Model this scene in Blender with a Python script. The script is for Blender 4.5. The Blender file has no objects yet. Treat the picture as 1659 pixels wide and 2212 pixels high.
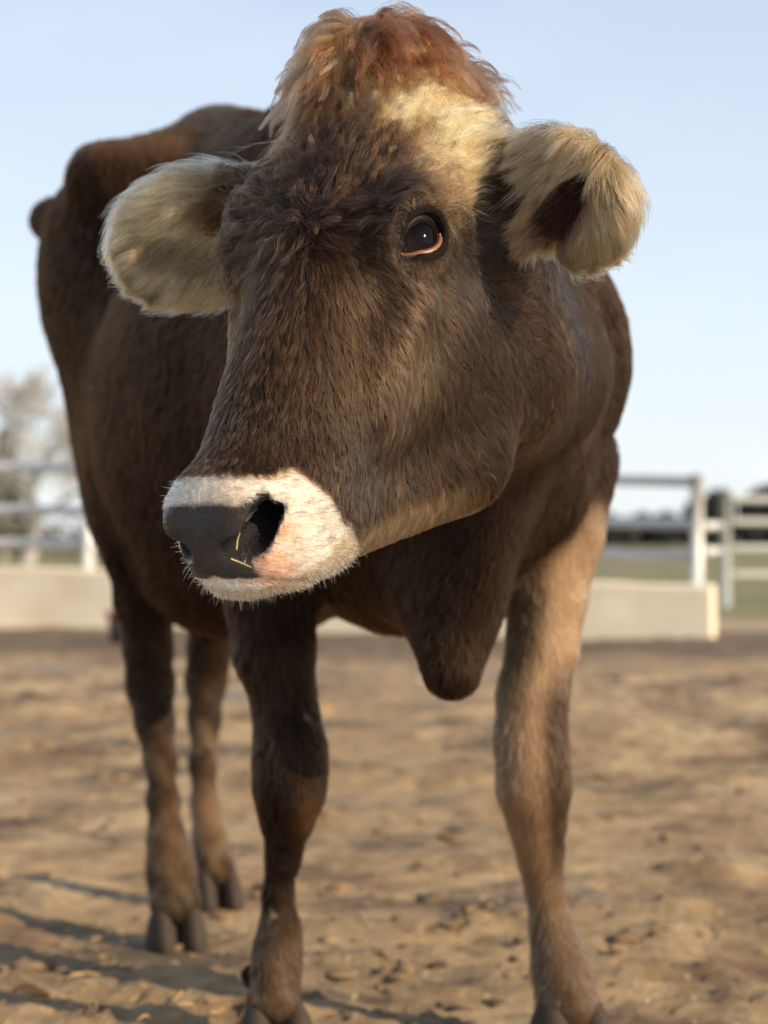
import bpy, bmesh, math, random, time
import numpy as np
from mathutils import Vector, Matrix, kdtree

T0 = time.time()
random.seed(4)
RNG = np.random.default_rng(11)
SC = bpy.context.scene
COL = SC.collection
CLAY = False          # quick shape check without hair

# ------------------------------------------------------------------ camera
FPX, HOR, CAMH = 4000.0, 1170.0, 0.69      # focal length in px of a 1659x2212 frame, eye level row, eye height
cam = bpy.data.cameras.new("camera")
camo = bpy.data.objects.new("camera", cam)
COL.objects.link(camo)
camo.location = (0, 0, CAMH)
camo.rotation_euler = (math.radians(90), 0, 0)
cam.sensor_fit = 'VERTICAL'
cam.sensor_height = 36.0
cam.lens = 36.0 * FPX / 2212.0
cam.shift_y = (HOR - 1106.0) / 2212.0
cam.clip_end = 3000
cam.clip_start = 0.05
cam.dof.use_dof = True
cam.dof.focus_distance = 1.66
cam.dof.aperture_fstop = 4.8
SC.camera = camo
SC.render.resolution_x, SC.render.resolution_y = 768, 1024

# ------------------------------------------------------------------ light
SUN_AZ = math.radians(56)      # from straight behind the camera round to the right
SUN_EL = math.radians(27)
sdir = Vector((math.sin(SUN_AZ) * math.cos(SUN_EL), -math.cos(SUN_AZ) * math.cos(SUN_EL), math.sin(SUN_EL)))
sun = bpy.data.lights.new("sun", 'SUN')
sun.energy = 5.0
sun.angle = math.radians(0.6)
sun.color = (1.0, 0.82, 0.60)
suno = bpy.data.objects.new("sun", sun)
COL.objects.link(suno)
suno.rotation_euler = sdir.to_track_quat('Z', 'Y').to_euler()

world = bpy.data.worlds.new("World")
SC.world = world
world.use_nodes = True
wn, wl = world.node_tree.nodes, world.node_tree.links
wn.clear()
wo = wn.new('ShaderNodeOutputWorld')
bg = wn.new('ShaderNodeBackground')
sky = wn.new('ShaderNodeTexSky')
sky.sky_type = 'NISHITA'
sky.sun_disc = False
sky.sun_elevation = SUN_EL
sky.sun_rotation = math.atan2(sdir.x, sdir.y)
sky.air_density = 1.0
sky.dust_density = 1.2
sky.ozone_density = 2.0
bg.inputs['Strength'].default_value = 0.13
# thin high cloud
tc = wn.new('ShaderNodeTexCoord')
mp = wn.new('ShaderNodeMapping'); mp.inputs['Scale'].default_value = (1.6, 1.6, 5.0)
nz = wn.new('ShaderNodeTexNoise'); nz.inputs['Scale'].default_value = 2.3; nz.inputs['Detail'].default_value = 5
nz.inputs['Roughness'].default_value = 0.55
rp = wn.new('ShaderNodeValToRGB')
rp.color_ramp.elements[0].position = 0.40; rp.color_ramp.elements[0].color = (0.72, 0.72, 0.72, 1)
rp.color_ramp.elements[1].position = 0.78; rp.color_ramp.elements[1].color = (0.95, 0.95, 0.95, 1)
mx = wn.new('ShaderNodeMix'); mx.data_type = 'RGBA'
sep = wn.new('ShaderNodeSeparateXYZ'); wl.new(tc.outputs['Generated'], sep.inputs[0])
hzr = wn.new('ShaderNodeValToRGB')
hzr.color_ramp.elements[0].position = 0.0; hzr.color_ramp.elements[0].color = (.86, .90, .93, 1)
hzr.color_ramp.elements[1].position = 0.34; hzr.color_ramp.elements[1].color = (.55, .645, .80, 1)
hz2 = hzr.color_ramp.elements.new(1.0); hz2.color = (.15, .26, .50, 1)
he = hzr.color_ramp.elements.new(.13); he.color = (.72, .79, .87, 1)
hsc = wn.new('ShaderNodeVectorMath'); hsc.operation = 'SCALE'; hsc.inputs['Scale'].default_value = 7.1
wl.new(sep.outputs['Z'], hzr.inputs['Fac']); wl.new(hzr.outputs['Color'], hsc.inputs[0]); wl.new(hsc.outputs['Vector'], mx.inputs['B'])
wl.new(tc.outputs['Generated'], mp.inputs['Vector']); wl.new(mp.outputs['Vector'], nz.inputs['Vector'])
wl.new(nz.outputs['Fac'], rp.inputs['Fac']); wl.new(rp.outputs['Color'], mx.inputs['Factor'])
wl.new(sky.outputs['Color'], mx.inputs['A']); wl.new(mx.outputs['Result'], bg.inputs['Color'])
wl.new(bg.outputs['Background'], wo.inputs['Surface'])

SC.view_settings.view_transform = 'Standard'
SC.view_settings.look = 'None'
SC.view_settings.exposure = 0.40
SC.view_settings.gamma = 1.0
SC.render.engine = 'CYCLES'
SC.cycles.use_denoising = True
SC.cycles_curves.shape = 'RIBBONS'
SC.cycles_curves.subdivisions = 2
SC.cycles.max_bounces = 8
SC.cycles.transparent_max_bounces = 8

# ------------------------------------------------------------------ small helpers
def P(x, y, d):
    """point seen at (x, y) of the 1659x2212 frame, d metres away"""
    return np.array([(x - 829.5) * d / FPX, d, CAMH + (HOR - y) * d / FPX])

def link(o, parent=None):
    COL.objects.link(o)
    if parent is not None:
        o.parent = parent
    return o

def tag(o, label=None, cat=None, group=None, kind=None):
    if label: o['label'] = label
    if cat: o['category'] = cat
    if group: o['group'] = group
    if kind: o['kind'] = kind
    return o

def mesh_obj(name, verts, faces, mat=None, parent=None, smooth=True):
    me = bpy.data.meshes.new(name)
    me.from_pydata([tuple(v) for v in verts], [], [tuple(f) for f in faces])
    if smooth:
        me.polygons.foreach_set('use_smooth', [True] * len(me.polygons))
    if mat: me.materials.append(mat)
    me.update()
    return link(bpy.data.objects.new(name, me), parent)

def bm_obj(name, bm, mat=None, parent=None, smooth=False):
    me = bpy.data.meshes.new(name)
    bm.to_mesh(me); bm.free()
    if smooth:
        me.polygons.foreach_set('use_smooth', [True] * len(me.polygons))
    if mat: me.materials.append(mat)
    return link(bpy.data.objects.new(name, me), parent)

def empty(name, loc):
    o = bpy.data.objects.new(name, None)
    o.location = loc
    o.empty_display_size = 0.1
    return link(o)

def new_mat(name):
    m = bpy.data.materials.new(name)
    m.use_nodes = True
    nt = m.node_tree
    return m, nt.nodes, nt.links, nt.nodes['Principled BSDF']

def sstep(a, b, x):
    t = np.clip((x - a) / (b - a), 0, 1)
    return t * t * (3 - 2 * t)

def nrm(v):
    return v / np.maximum(np.linalg.norm(v, axis=-1, keepdims=True), 1e-9)

# ------------------------------------------------------------------ body built as one implicit surface
PR = []      # (kind, data, k, op)
def RC(a, b, r1, r2, k=0.03, op='+'):
    PR.append(('rc', (np.array(a, float), np.array(b, float), float(r1), float(r2)), k, op))
def EL(c, r, axes=None, k=0.03, op='+'):
    PR.append(('el', (np.array(c, float), np.array(r, float), np.eye(3) if axes is None else np.array(axes, float)), k, op))
def CHAIN(pts, rad, k=0.02, op='+'):
    for i in range(len(pts) - 1):
        RC(pts[i], pts[i + 1], rad[i], rad[i + 1], k, op)

def prim_bbox(kind, d):
    if kind == 'rc':
        a, b, r1, r2 = d
        return np.minimum(a - r1, b - r2), np.maximum(a + r1, b + r2)
    c, r, ax = d
    e = np.sqrt(((ax * r[:, None]) ** 2).sum(0))
    return c - e, c + e

def prim_eval(kind, d, X, Y, Z):
    if kind == 'rc':
        a, b, r1, r2 = d
        ba = b - a
        l2 = float(ba @ ba); rr = r1 - r2
        a2 = l2 - rr * rr; il2 = 1.0 / l2
        px, py, pz = X - a[0], Y - a[1], Z - a[2]
        y = px * ba[0] + py * ba[1] + pz * ba[2]
        z = y - l2
        pp = px * px + py * py + pz * pz
        x2 = np.maximum(pp * l2 * l2 - y * y * l2, 0)
        y2 = y * y * l2; z2 = z * z * l2
        k = np.sign(rr) * rr * rr * x2
        out = (np.sqrt(x2 * a2 * il2) + y * rr) * il2 - r1
        c1 = np.sign(z) * a2 * z2 > k
        c2 = np.sign(y) * a2 * y2 < k
        out = np.where(c2, np.sqrt(x2 + y2) * il2 - r1, out)
        out = np.where(c1, np.sqrt(x2 + z2) * il2 - r2, out)
        return out
    c, r, ax = d
    px, py, pz = X - c[0], Y - c[1], Z - c[2]
    q = [px * ax[i][0] + py * ax[i][1] + pz * ax[i][2] for i in range(3)]
    k0 = np.sqrt(sum((q[i] / r[i]) ** 2 for i in range(3)))
    k1 = np.sqrt(sum((q[i] / (r[i] * r[i])) ** 2 for i in range(3)))
    return np.where(k1 > 1e-6, k0 * (k0 - 1.0) / np.maximum(k1, 1e-6), -r.min())

class Grid:
    def __init__(s, lo, hi, h):
        s.lo = np.array(lo, float); s.h = h
        s.n = (np.ceil((np.array(hi) - s.lo) / h)).astype(int) + 1
        s.ax = [s.lo[i] + h * np.arange(s.n[i]) for i in range(3)]
        s.f = np.full(s.n, 0.12, np.float32)
    def fill(s, prims):
        for kind, d, k, op in prims:
            lo, hi = prim_bbox(kind, d)
            m = k + 3 * s.h + (0.03 if op == '+' else 0.0)
            i0 = np.clip(np.floor((lo - m - s.lo) / s.h).astype(int), 0, s.n)
            i1 = np.clip(np.ceil((hi + m - s.lo) / s.h).astype(int) + 1, 0, s.n)
            if (i1 <= i0).any(): continue
            sl = tuple(slice(i0[j], i1[j]) for j in range(3))
            X = s.ax[0][sl[0]][:, None, None].astype(np.float32)
            Y = s.ax[1][sl[1]][None, :, None].astype(np.float32)
            Z = s.ax[2][sl[2]][None, None, :].astype(np.float32)
            v = prim_eval(kind, d, X, Y, Z).astype(np.float32)
            f = s.f[sl]
            if op == '+':
                h = np.maximum(k - np.abs(f - v), 0) / k
                s.f[sl] = np.minimum(f, v) - h * h * k * 0.25
            else:
                v = -v
                h = np.maximum(k - np.abs(f - v), 0) / k
                s.f[sl] = np.maximum(f, v) + h * h * k * 0.25
    def mesh(s):
        f = s.f; n = s.n
        ins = f < 0
        c = np.zeros(n - 1, np.int8)
        for dx in (0, 1):
            for dy in (0, 1):
                for dz in (0, 1):
                    c += ins[dx:n[0]-1+dx, dy:n[1]-1+dy, dz:n[2]-1+dz]
        act = (c > 0) & (c < 8)
        ijk = np.argwhere(act)
        idx = np.full(n - 1, -1, np.int32); idx[act] = np.arange(len(ijk))
        acc = np.zeros((len(ijk), 3)); cnt = np.zeros(len(ijk))
        for a in range(3):
            o1, o2 = [(1, 2), (0, 2), (0, 1)][a]
            for u in (0, 1):
                for w in (0, 1):
                    st = np.zeros(3, int); st[o1] = u; st[o2] = w
                    en = st.copy(); en[a] = 1
                    A = f[tuple((ijk + st).T)]; B = f[tuple((ijk + en).T)]
                    m = (A < 0) != (B < 0)
                    t = np.where(m, A / np.where(m, A - B, 1), 0)
                    pt = st[None, :] + t[:, None] * (en - st)[None, :]
                    acc[m] += pt[m]; cnt[m] += 1
        V = s.lo + s.h * (ijk + acc / cnt[:, None])
        Q = []
        for a in range(3):
            o1, o2 = [(1, 2), (2, 0), (0, 1)][a]
            s0 = [slice(1, -1)] * 3; s1 = [slice(1, -1)] * 3
            s0[a] = slice(0, n[a]-1); s1[a] = slice(1, n[a])
            A = ins[tuple(s0)]; B = ins[tuple(s1)]
            e = np.argwhere(A != B)
            if len(e) == 0: continue
            fl = A[tuple(e.T)]
            off = np.ones(3, int); off[a] = 0
            e = e + off
            d1 = np.zeros(3, int); d1[o1] = 1
            d2 = np.zeros(3, int); d2[o2] = 1
            q = np.stack([idx[tuple((e - d1 - d2).T)], idx[tuple((e - d2).T)], idx[tuple(e.T)], idx[tuple((e - d1).T)]], 1)
            q[~fl] = q[~fl][:, ::-1]
            Q.append(q)
        return V, np.concatenate(Q)
    def sample(s, p):
        """distance and outward gradient by trilinear lookup"""
        q = (p - s.lo) / s.h
        q = np.clip(q, 0.001, s.n - 1.002)
        i = q.astype(int); t = q - i
        f = s.f
        g = {}
        for dx in (0, 1):
            for dy in (0, 1):
                for dz in (0, 1):
                    g[dx, dy, dz] = f[i[:, 0]+dx, i[:, 1]+dy, i[:, 2]+dz]
        x, y, z = t.T
        lerp = lambda a, b, w: a + (b - a) * w
        c00 = lerp(g[0,0,0], g[1,0,0], x); c10 = lerp(g[0,1,0], g[1,1,0], x)
        c01 = lerp(g[0,0,1], g[1,0,1], x); c11 = lerp(g[0,1,1], g[1,1,1], x)
        v = lerp(lerp(c00, c10, y), lerp(c01, c11, y), z)
        gx = lerp(lerp(g[1,0,0]-g[0,0,0], g[1,1,0]-g[0,1,0], y), lerp(g[1,0,1]-g[0,0,1], g[1,1,1]-g[0,1,1], y), z)
        gy = lerp(lerp(g[0,1,0]-g[0,0,0], g[1,1,0]-g[1,0,0], x), lerp(g[0,1,1]-g[0,0,1], g[1,1,1]-g[1,0,1], x), z)
        gz = lerp(lerp(g[0,0,1]-g[0,0,0], g[1,0,1]-g[1,0,0], x), lerp(g[0,1,1]-g[0,1,0], g[1,1,1]-g[1,1,0], x), y)
        return v, nrm(np.stack([gx, gy, gz], 1))

# ---- head frame: L towards the cow's left, F down the face to the muzzle, U out of the forehead
HS = 1.08
HO = np.array([-0.0700, 1.70, 0.992])
HF = nrm(np.array([-0.328, -0.534, -0.779]))
HL = np.array([0.844, -0.536, 0.012]); HL = nrm(HL - HF * (HL @ HF))
HU = np.cross(HF, HL)
if HU[2] < 0: HU = -HU
def Hd(l, f, u): return HO + HS * (l * HL + f * HF + u * HU)
def to_head(p):
    q = (p - HO) / HS
    return np.stack([q @ HL, q @ HF, q @ HU], -1)
HAX = np.stack([HL, HF, HU])
def hax(yaw=0.0, pitch=0.0, roll=0.0):
    """head axes turned about U, L and F"""
    R = np.array(Matrix.Rotation(yaw, 3, 'Z') @ Matrix.Rotation(pitch, 3, 'X') @ Matrix.Rotation(roll, 3, 'Y'))
    return R.T @ HAX
def hel(c, r, k=0.03, op='+', pair=False, yaw=0, pitch=0, roll=0):
    for s in ((1, -1) if pair else (1,)):
        EL(Hd(c[0] * s, c[1], c[2]), np.array(r) * HS, hax(yaw * s, pitch, roll * s), k, op)
def hrc(a, b, r1, r2, k=0.03, op='+', pair=False):
    for s in ((1, -1) if pair else (1,)):
        RC(Hd(a[0] * s, a[1], a[2]), Hd(b[0] * s, b[1], b[2]), r1 * HS, r2 * HS, k, op)

# ---- trunk frame: S towards the cow's left, B backwards, Z up
TO = np.array([0.05, 2.52, 0.0])
TB = np.array([-0.4226, 0.9063, 0.0]); TS = np.array([0.9063, 0.4226, 0.0]); TZ = np.array([0, 0, 1.0])
def Td(s, b, z): return TO + s * TS + b * TB + z * TZ
def to_trunk(p):
    q = p - TO
    return np.stack([q @ TS, q @ TB, q[..., 2]], -1)
TAX = np.stack([TS, TB, TZ])
def tax(pitch=0.0, yaw=0.0):
    R = np.array(Matrix.Rotation(yaw, 3, 'Z') @ Matrix.Rotation(pitch, 3, 'X'))
    return R.T @ TAX
def tel(c, r, k=0.08, pair=False, pitch=0, yaw=0, op='+'):
    for s in ((1, -1) if pair else (1,)):
        EL(Td(c[0] * s, c[1], c[2]), r, tax(pitch, yaw * s), k, op)

# trunk
tel((0, .42, .94), (.285, .52, .37), .1)
tel((0, .64, .87), (.235, .34, .30), .1)
tel((0, .04, .90), (.205, .28, .34), .1)
tel((.158, .02, .90), (.080, .17, .25), .07, True, pitch=-.25)
tel((.200, -.08, .945), (.056, .08, .10), .08, True)
tel((0, .14, 1.22), (.085, .24, .13), .09)
tel((0, .50, 1.25), (.10, .45, .11), .12)
tel((0, .92, 1.17), (.20, .30, .21), .09)
for s_ in (1, -1):
    RC(Td(.215 * s_, .80, 1.315), Td(.03 * s_, .80, 1.36), .050, .060, .06)
    RC(Td(.20 * s_, .80, 1.29), Td(.165 * s_, 1.15, 1.27), .045, .045, .07)
tel((0, .84, 1.385), (.05, .24, .05), .07)
tel((.190, 1.18, 1.300), (.048, .070, .042), .025, True)
tel((.165, .96, 1.17), (.100, .20, .16), .08, True)
tel((.130, .94, .98), (.085, .22, .28), .10, True)
tel((.115, .86, .78), (.080, .14, .17), .07, True, pitch=.3)
tel((0, .70, .62), (.14, .2, .09), .08)
# neck and brisket
NB = Td(0.0, -.02, 1.05); NH = Hd(0, -.10, -.14)
RC(NB, NH, .190, .125, .09)
RC(Td(.01, .10, 1.20), Hd(.01, -.160, -.125), .130, .085, .08)
RC(Td(-.01, -.10, .86), Hd(0, -.03, -.22), .15, .080, .08)
tel((-.040, -.16, .72), (.068, .13, .18), .06, pitch=.15)
RC(Td(-.045, -.17, .64), Td(-.062, -.215, .530), .056, .036, .05)
RC(Td(-.03, -.20, .75), Td(-.02, -.26, .93), .06, .05, .06)
RC(Td(.01, -.13, .74), Td(-.005, -.16, .60), .062, .030, .04)
RC(P(1165, 800, 2.25), P(1075, 800, 1.95), .080, .070, .10)
# front legs
def leg(rows, d0, d1, k=.025, extra=None):
    pts, rad = [], []
    for i, (y, x, r, dd) in enumerate(rows):
        pts.append(P(x, y, dd)); rad.append(r - ((.0085 if y > 1450 else .006 if y > 1250 else 0) if dd < 2.9 else .004 if y > 1250 else 0))
    CHAIN(pts, rad, k)
    return pts
LEG_FR = leg([(1000, 610, .10, 2.60), (1180, 592, .082, 2.53), (1300, 588, .063, 2.50), (1410, 592, .055, 2.48), (1530, 616, .046, 2.47),
              (1620, 626, .050, 2.46), (1700, 626, .051, 2.455), (1770, 619, .038, 2.47), (1850, 612, .027, 2.49), (1930, 600, .0245, 2.50),
              (2010, 604, .031, 2.50), (2070, 598, .036, 2.50), (2160, 592, .044, 2.48)], 0, 0, .026)
LEG_FL = leg([(1000, 1205, .085, 2.62), (1160, 1190, .066, 2.58), (1300, 1180, .055, 2.56), (1400, 1171, .050, 2.55), (1500, 1150, .052, 2.54),
              (1600, 1146, .0535, 2.53), (1700, 1152, .053, 2.52), (1780, 1160, .042, 2.53), (1850, 1166, .034, 2.54), (1920, 1176, .030, 2.55),
              (2010, 1192, .034, 2.55), (2090, 1212, .043, 2.54), (2170, 1226, .052, 2.52)], 0, 0, .026)
# the knee caps
EL(P(632, 1650, 2.435), (.036, .03, .055), None, .025)
EL(P(1156, 1680, 2.50), (.038, .03, .055), None, .025)
# hind legs
LEG_HR = leg([(1000, 305, .085, 3.20), (1180, 312, .062, 3.24), (1300, 312, .052, 3.28), (1400, 320, .043, 3.31), (1480, 324, .042, 3.33),
              (1560, 334, .034, 3.30), (1640, 346, .028, 3.27), (1730, 352, .027, 3.24), (1810, 360, .032, 3.21), (1880, 368, .040, 3.20),
              (1950, 378, .047, 3.17)], 0, 0, .028)
LEG_HL = leg([(1050, 480, .10, 3.50), (1200, 470, .07, 3.56), (1320, 460, .052, 3.60), (1400, 453, .043, 3.64), (1470, 445, .040, 3.66),
              (1550, 441, .031, 3.63), (1650, 438, .0265, 3.60), (1740, 442, .0265, 3.57), (1810, 452, .032, 3.54), (1875, 466, .041, 3.52)], 0, 0, .028)
RC(P(318, 1480, 3.36), P(312, 1350, 3.36), .022, .016, .03)
RC(P(440, 1465, 3.70), P(446, 1350, 3.70), .022, .016, .03)

# tail
tl = [Td(0, 1.16, 1.36), Td(0, 1.24, 1.33), Td(0, 1.28, 1.20), Td(0, 1.28, .95), Td(.01, 1.27, .68)]
CHAIN(tl, [.045, .038, .026, .020, .016], .03)

# head
hel((-.012, -.090, -.085), (.096, .130, .090), .03)                       # cranium
hel((0, -.035, -.060), (.096, .120, .062), .03)                       # forehead
hel((-.022, -.198, -.028), (.056, .054, .056), .04)                       # poll
hrc((0, .02, -.068), (0, .245, -.080), .066, .044, .03)               # nose bridge
hrc((.038, .02, -.128), (.022, .205, -.115), .065, .042, .04, pair=True)   # cheek
hel((.048, .015, -.205), (.044, .090, .100), .04, pair=True, pitch=.25)     # masseter
hrc((.038, .052, -.270), (.020, .215, -.166), .044, .026, .035, pair=True)  # lower jaw
hrc((0, .06, -.215), (0, .21, -.145), .055, .036, .04)
hel((.083, -.020, -.032), (.022, .050, .024), .03, pair=True)         # brow
hrc((.082, .045, -.078), (.064, .135, -.108), .019, .013, .025, pair=True)    # cheek ridge
hel((0, .264, -.086), (.048, .050, .048), .025)                       # muzzle
hel((.031, .236, -.118), (.033, .066, .046), .025, pair=True)         # upper lips
hel((0, .284, -.086), (.041, .036, .040), .02)
hel((0, .282, -.102), (.038, .038, .032), .02)
hel((.040, .212, -.150), (.022, .046, .026), .02, pair=True)
hel((0, .262, -.124), (.036, .046, .024), .010)                       # chin
# nostrils
hel((.028, .282, -.056), (.018, .022, .013), .03, pair=True, roll=.5)
NOSTRIL = [((.0490, .276, -.053), .0075), ((.0450, .294, -.064), .0105), ((.0370, .307, -.073), .0115), ((.0260, .315, -.069), .0085)]
NOSTRIL_IN = ((.036, .245, -.078), .010)
for s in (1, -1):
    pp = [Hd(c[0] * s, c[1], c[2]) for c, _ in NOSTRIL]; rr = [q * HS for _, q in NOSTRIL]
    CHAIN(pp, rr, .007, '-')
    for j in (1, 2, 3):
        RC(pp[j], Hd(NOSTRIL_IN[0][0] * s, *NOSTRIL_IN[0][1:]), rr[j], .010 * HS, .006, '-')
# mouth line
for s in (1, -1):
    CHAIN([Hd(0, .327, -.090), Hd(.018 * s, .321, -.098), Hd(.036 * s, .311, -.111), Hd(.047 * s, .280, -.147), Hd(.053 * s, .235, -.173)], [.0018, .0022, .0028, .003, .002], .005, '-')
# eyes
EYE_R = .0280
EYES = []
_ev = HAX @ np.array([-.85, 0, -.50])
for s in (1, -1):
    ec = Hd(.0800 * s, .002, -.047)
    eo = nrm(HL * s * .86 + HU * .46 + HF * .10)          # looking direction
    ea = _ev[0] * s * HL + _ev[1] * HF + _ev[2] * HU
    ea = nrm(ea - eo * (ea @ eo))                          # long axis of the opening, towards the inner corner
    eb = np.cross(eo, ea)
    if eb @ HF > 0: eb = -eb                               # up
    EYES.append((ec, eo, ea, eb))
    EL(ec, (EYE_R + .005,) * 3, None, .02)
    EL(ec + eo * EYE_R + eb * .001, (.0236, .0168, .025), np.stack([ea, eb, eo]), .004, '-')
    EL(ec + eo * EYE_R * .9 + ea * .024 - eb * .006, (.011, .006, .012), np.stack([ea, eb, eo]), .004, '-')
    EL(ec, (EYE_R - .0005,) * 3, None, .002, '-')
    arc = []
    for t in np.linspace(math.radians(25), math.radians(150), 8):
        v_ = ea * .0320 * math.cos(t) + eb * (.0300 * math.sin(t) + .003)
        arc.append(ec + v_ + eo * math.sqrt(max((EYE_R + .010) ** 2 - v_ @ v_, 2e-5)))
    CHAIN(arc, [.0028] * 8, .005, '-')

# ears: cupped leaves
EARS = []
def ear(base, tip, normal, wid, slit, k=.02):
    """slit: centre point, direction along it, half length, half width, depth"""
    ax = nrm(tip - base); nn = nrm(normal - ax * (normal @ ax)); bb = np.cross(nn, ax)
    L = np.linalg.norm(tip - base)
    c = base + ax * L * .64
    EL(c, (L * .39, wid, .027), np.stack([ax, bb, nn]), k)
    RC(base - ax * .02, base + ax * L * .35, .032, .036, .03)
    sc, sd, sa, sb, sdep = slit
    sd = nrm(sd - nn * (sd @ nn)); se = np.cross(nn, sd)
    eye_ = np.array([0, 0, CAMH]); ray = nrm(sc - eye_)
    sc = eye_ + ray * (((c - eye_) @ nn) / (ray @ nn)) + nn * .022
    EL(sc, (sa, sb, sdep), np.stack([sd, se, nn]), .016, '-')
    E = (base, tip, ax, bb, nn, c, L, wid, (sc, sd, se, sa, sb, sdep))
    EARS.append(E)
    return E
EB_L = Hd(.080, -.135, -.100); EB_R = Hd(-.094, -.135, -.095)
EAR_L = ear(EB_L, P(1343, 445, 1.70), np.array([-.05, -.9, -.42]), .056, (P(1232, 458, 1.70), np.array([.76, 0, .64]), .055, .020, .034))
EAR_R = ear(EB_R, P(285, 548, 1.90), np.array([.12, -.98, -.10]), .056, (P(385, 545, 1.90), np.array([1., 0, -.05]), .055, .022, .016))
def slit_mask(p, E, grow_=1.0):
    sc, sd, se, sa, sb, sdep = E[8]
    v = p - sc
    d = np.sqrt((v @ sd / sa) ** 2 + (v @ se / sb) ** 2 + (v @ E[4] / sdep) ** 2)
    return 1 - sstep(.98 * grow_, 1.16 * grow_, d)

SEAM = 2.06
GH = Grid((-.34, 1.30, .58), (.32, 2.16, 1.32), .0036)
GH.fill(PR)
GB = Grid((-.82, 1.98, -.02), (.52, 3.95, 1.52), .009)
GB.fill(PR)
Vh, Fh = GH.mesh(); Vb, Fb = GB.mesh()
Fh = Fh[Vh[Fh].mean(1)[:, 1] < SEAM + .006]
Fb = Fb[Vb[Fb].mean(1)[:, 1] > SEAM]
def compact(V, F):
    u, inv = np.unique(F.ravel(), return_inverse=True)
    return V[u], inv.reshape(F.shape)
Vh, Fh = compact(Vh, Fh); Vb, Fb = compact(Vb, Fb)
print('mesh', len(Vh), len(Vb), round(time.time() - T0, 1))

# ------------------------------------------------------------------ coat colour
def fnoise(p, scale, seed, octaves=3):
    """cheap smooth noise, about -1..1"""
    g = np.random.default_rng(seed)
    out = np.zeros(len(p)); amp = 1.0; tot = 0
    for o in range(octaves):
        for j in range(4):
            k = nrm(g.normal(size=3)) * scale * (0.7 + 0.6 * g.random())
            w = g.normal(size=3) * 0.9
            out += amp * np.sin(p @ k * 6.283 + g.random() * 6.283 + 1.3 * np.sin(p @ (w * scale) * 3.0 + j))
        tot += amp * 2.2
        amp *= 0.55; scale *= 2.05
    return out / tot

def mix(c, col, m):
    return c * (1 - m[:, None]) + np.array(col)[None, :] * m[:, None]

def blob(q, c, rad, pair=False):
    c = np.array(c, float)
    rad = np.array(rad, float) if np.ndim(rad) else np.array([rad] * 3)
    m = np.exp(-(((q - c) / rad) ** 2).sum(1))
    if pair:
        c2 = c * np.array([-1, 1, 1])
        m = np.maximum(m, np.exp(-(((q - c2) / rad) ** 2).sum(1)))
    return m

def seg_dist(p, a, b):
    ba = b - a
    t = np.clip((p - a) @ ba / (ba @ ba), 0, 1)
    return np.linalg.norm(p - (a + t[:, None] * ba), axis=1), t

def planum_mask(q):
    l = np.abs(q[:, 0])
    lim = .034 + .35 * np.maximum(0, q[:, 2] + .090) + .012 * (q[:, 0] < 0)
    top = .291 - .011 * sstep(.033, .043, l)
    return sstep(-.003, .003, q[:, 1] - top) * (1 - sstep(lim - .003, lim + .003, l)) * sstep(-.003, .002, q[:, 2] + .088 + .5 * l)

def nostril_mask(p):
    m = np.zeros(len(p))
    for s in (1, -1):
        pp = [Hd(c[0] * s, c[1], c[2]) for c, _ in NOSTRIL]; rr = [q_ * HS for _, q_ in NOSTRIL]
        inn = Hd(NOSTRIL_IN[0][0] * s, *NOSTRIL_IN[0][1:])
        for i in range(3):
            d, t = seg_dist(p, pp[i], pp[i + 1])
            m = np.maximum(m, 1 - sstep(.0015, .0035, d - (rr[i] * (1 - t) + rr[i + 1] * t)))
        for j in (1, 2, 3):
            d, t = seg_dist(p, pp[j], inn)
            m = np.maximum(m, 1 - sstep(.0015, .0035, d - (rr[j] * (1 - t) + .010 * HS * t)))
    return m

def white_mask(q, p):
    fb = .235 + .8 * np.maximum(q[:, 2] + .070, 0) - .05 * np.maximum(-.13 - q[:, 2], 0) + .004 * fnoise(p, 22, 5, 2)
    return sstep(-.003, .005, q[:, 1] - fb)

def ear_coords(p, E):
    base, tip, ax, bb, nn, c, L, wid, slit = E
    v = p - base
    return np.stack([v @ ax / L, v @ bb, (p - c) @ nn], 1)

def eye_ring(p, k):
    m = np.zeros(len(p))
    for ec, eo, ea, eb in EYES:
        v = p - ec - eo * EYE_R
        d = np.sqrt((v @ ea / (.0300 * k)) ** 2 + (v @ eb / (.0250 * k)) ** 2 + (v @ eo / (.034 * k)) ** 2)
        m = np.maximum(m, 1 - sstep(.92, 1.12, d))
    return m

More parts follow.
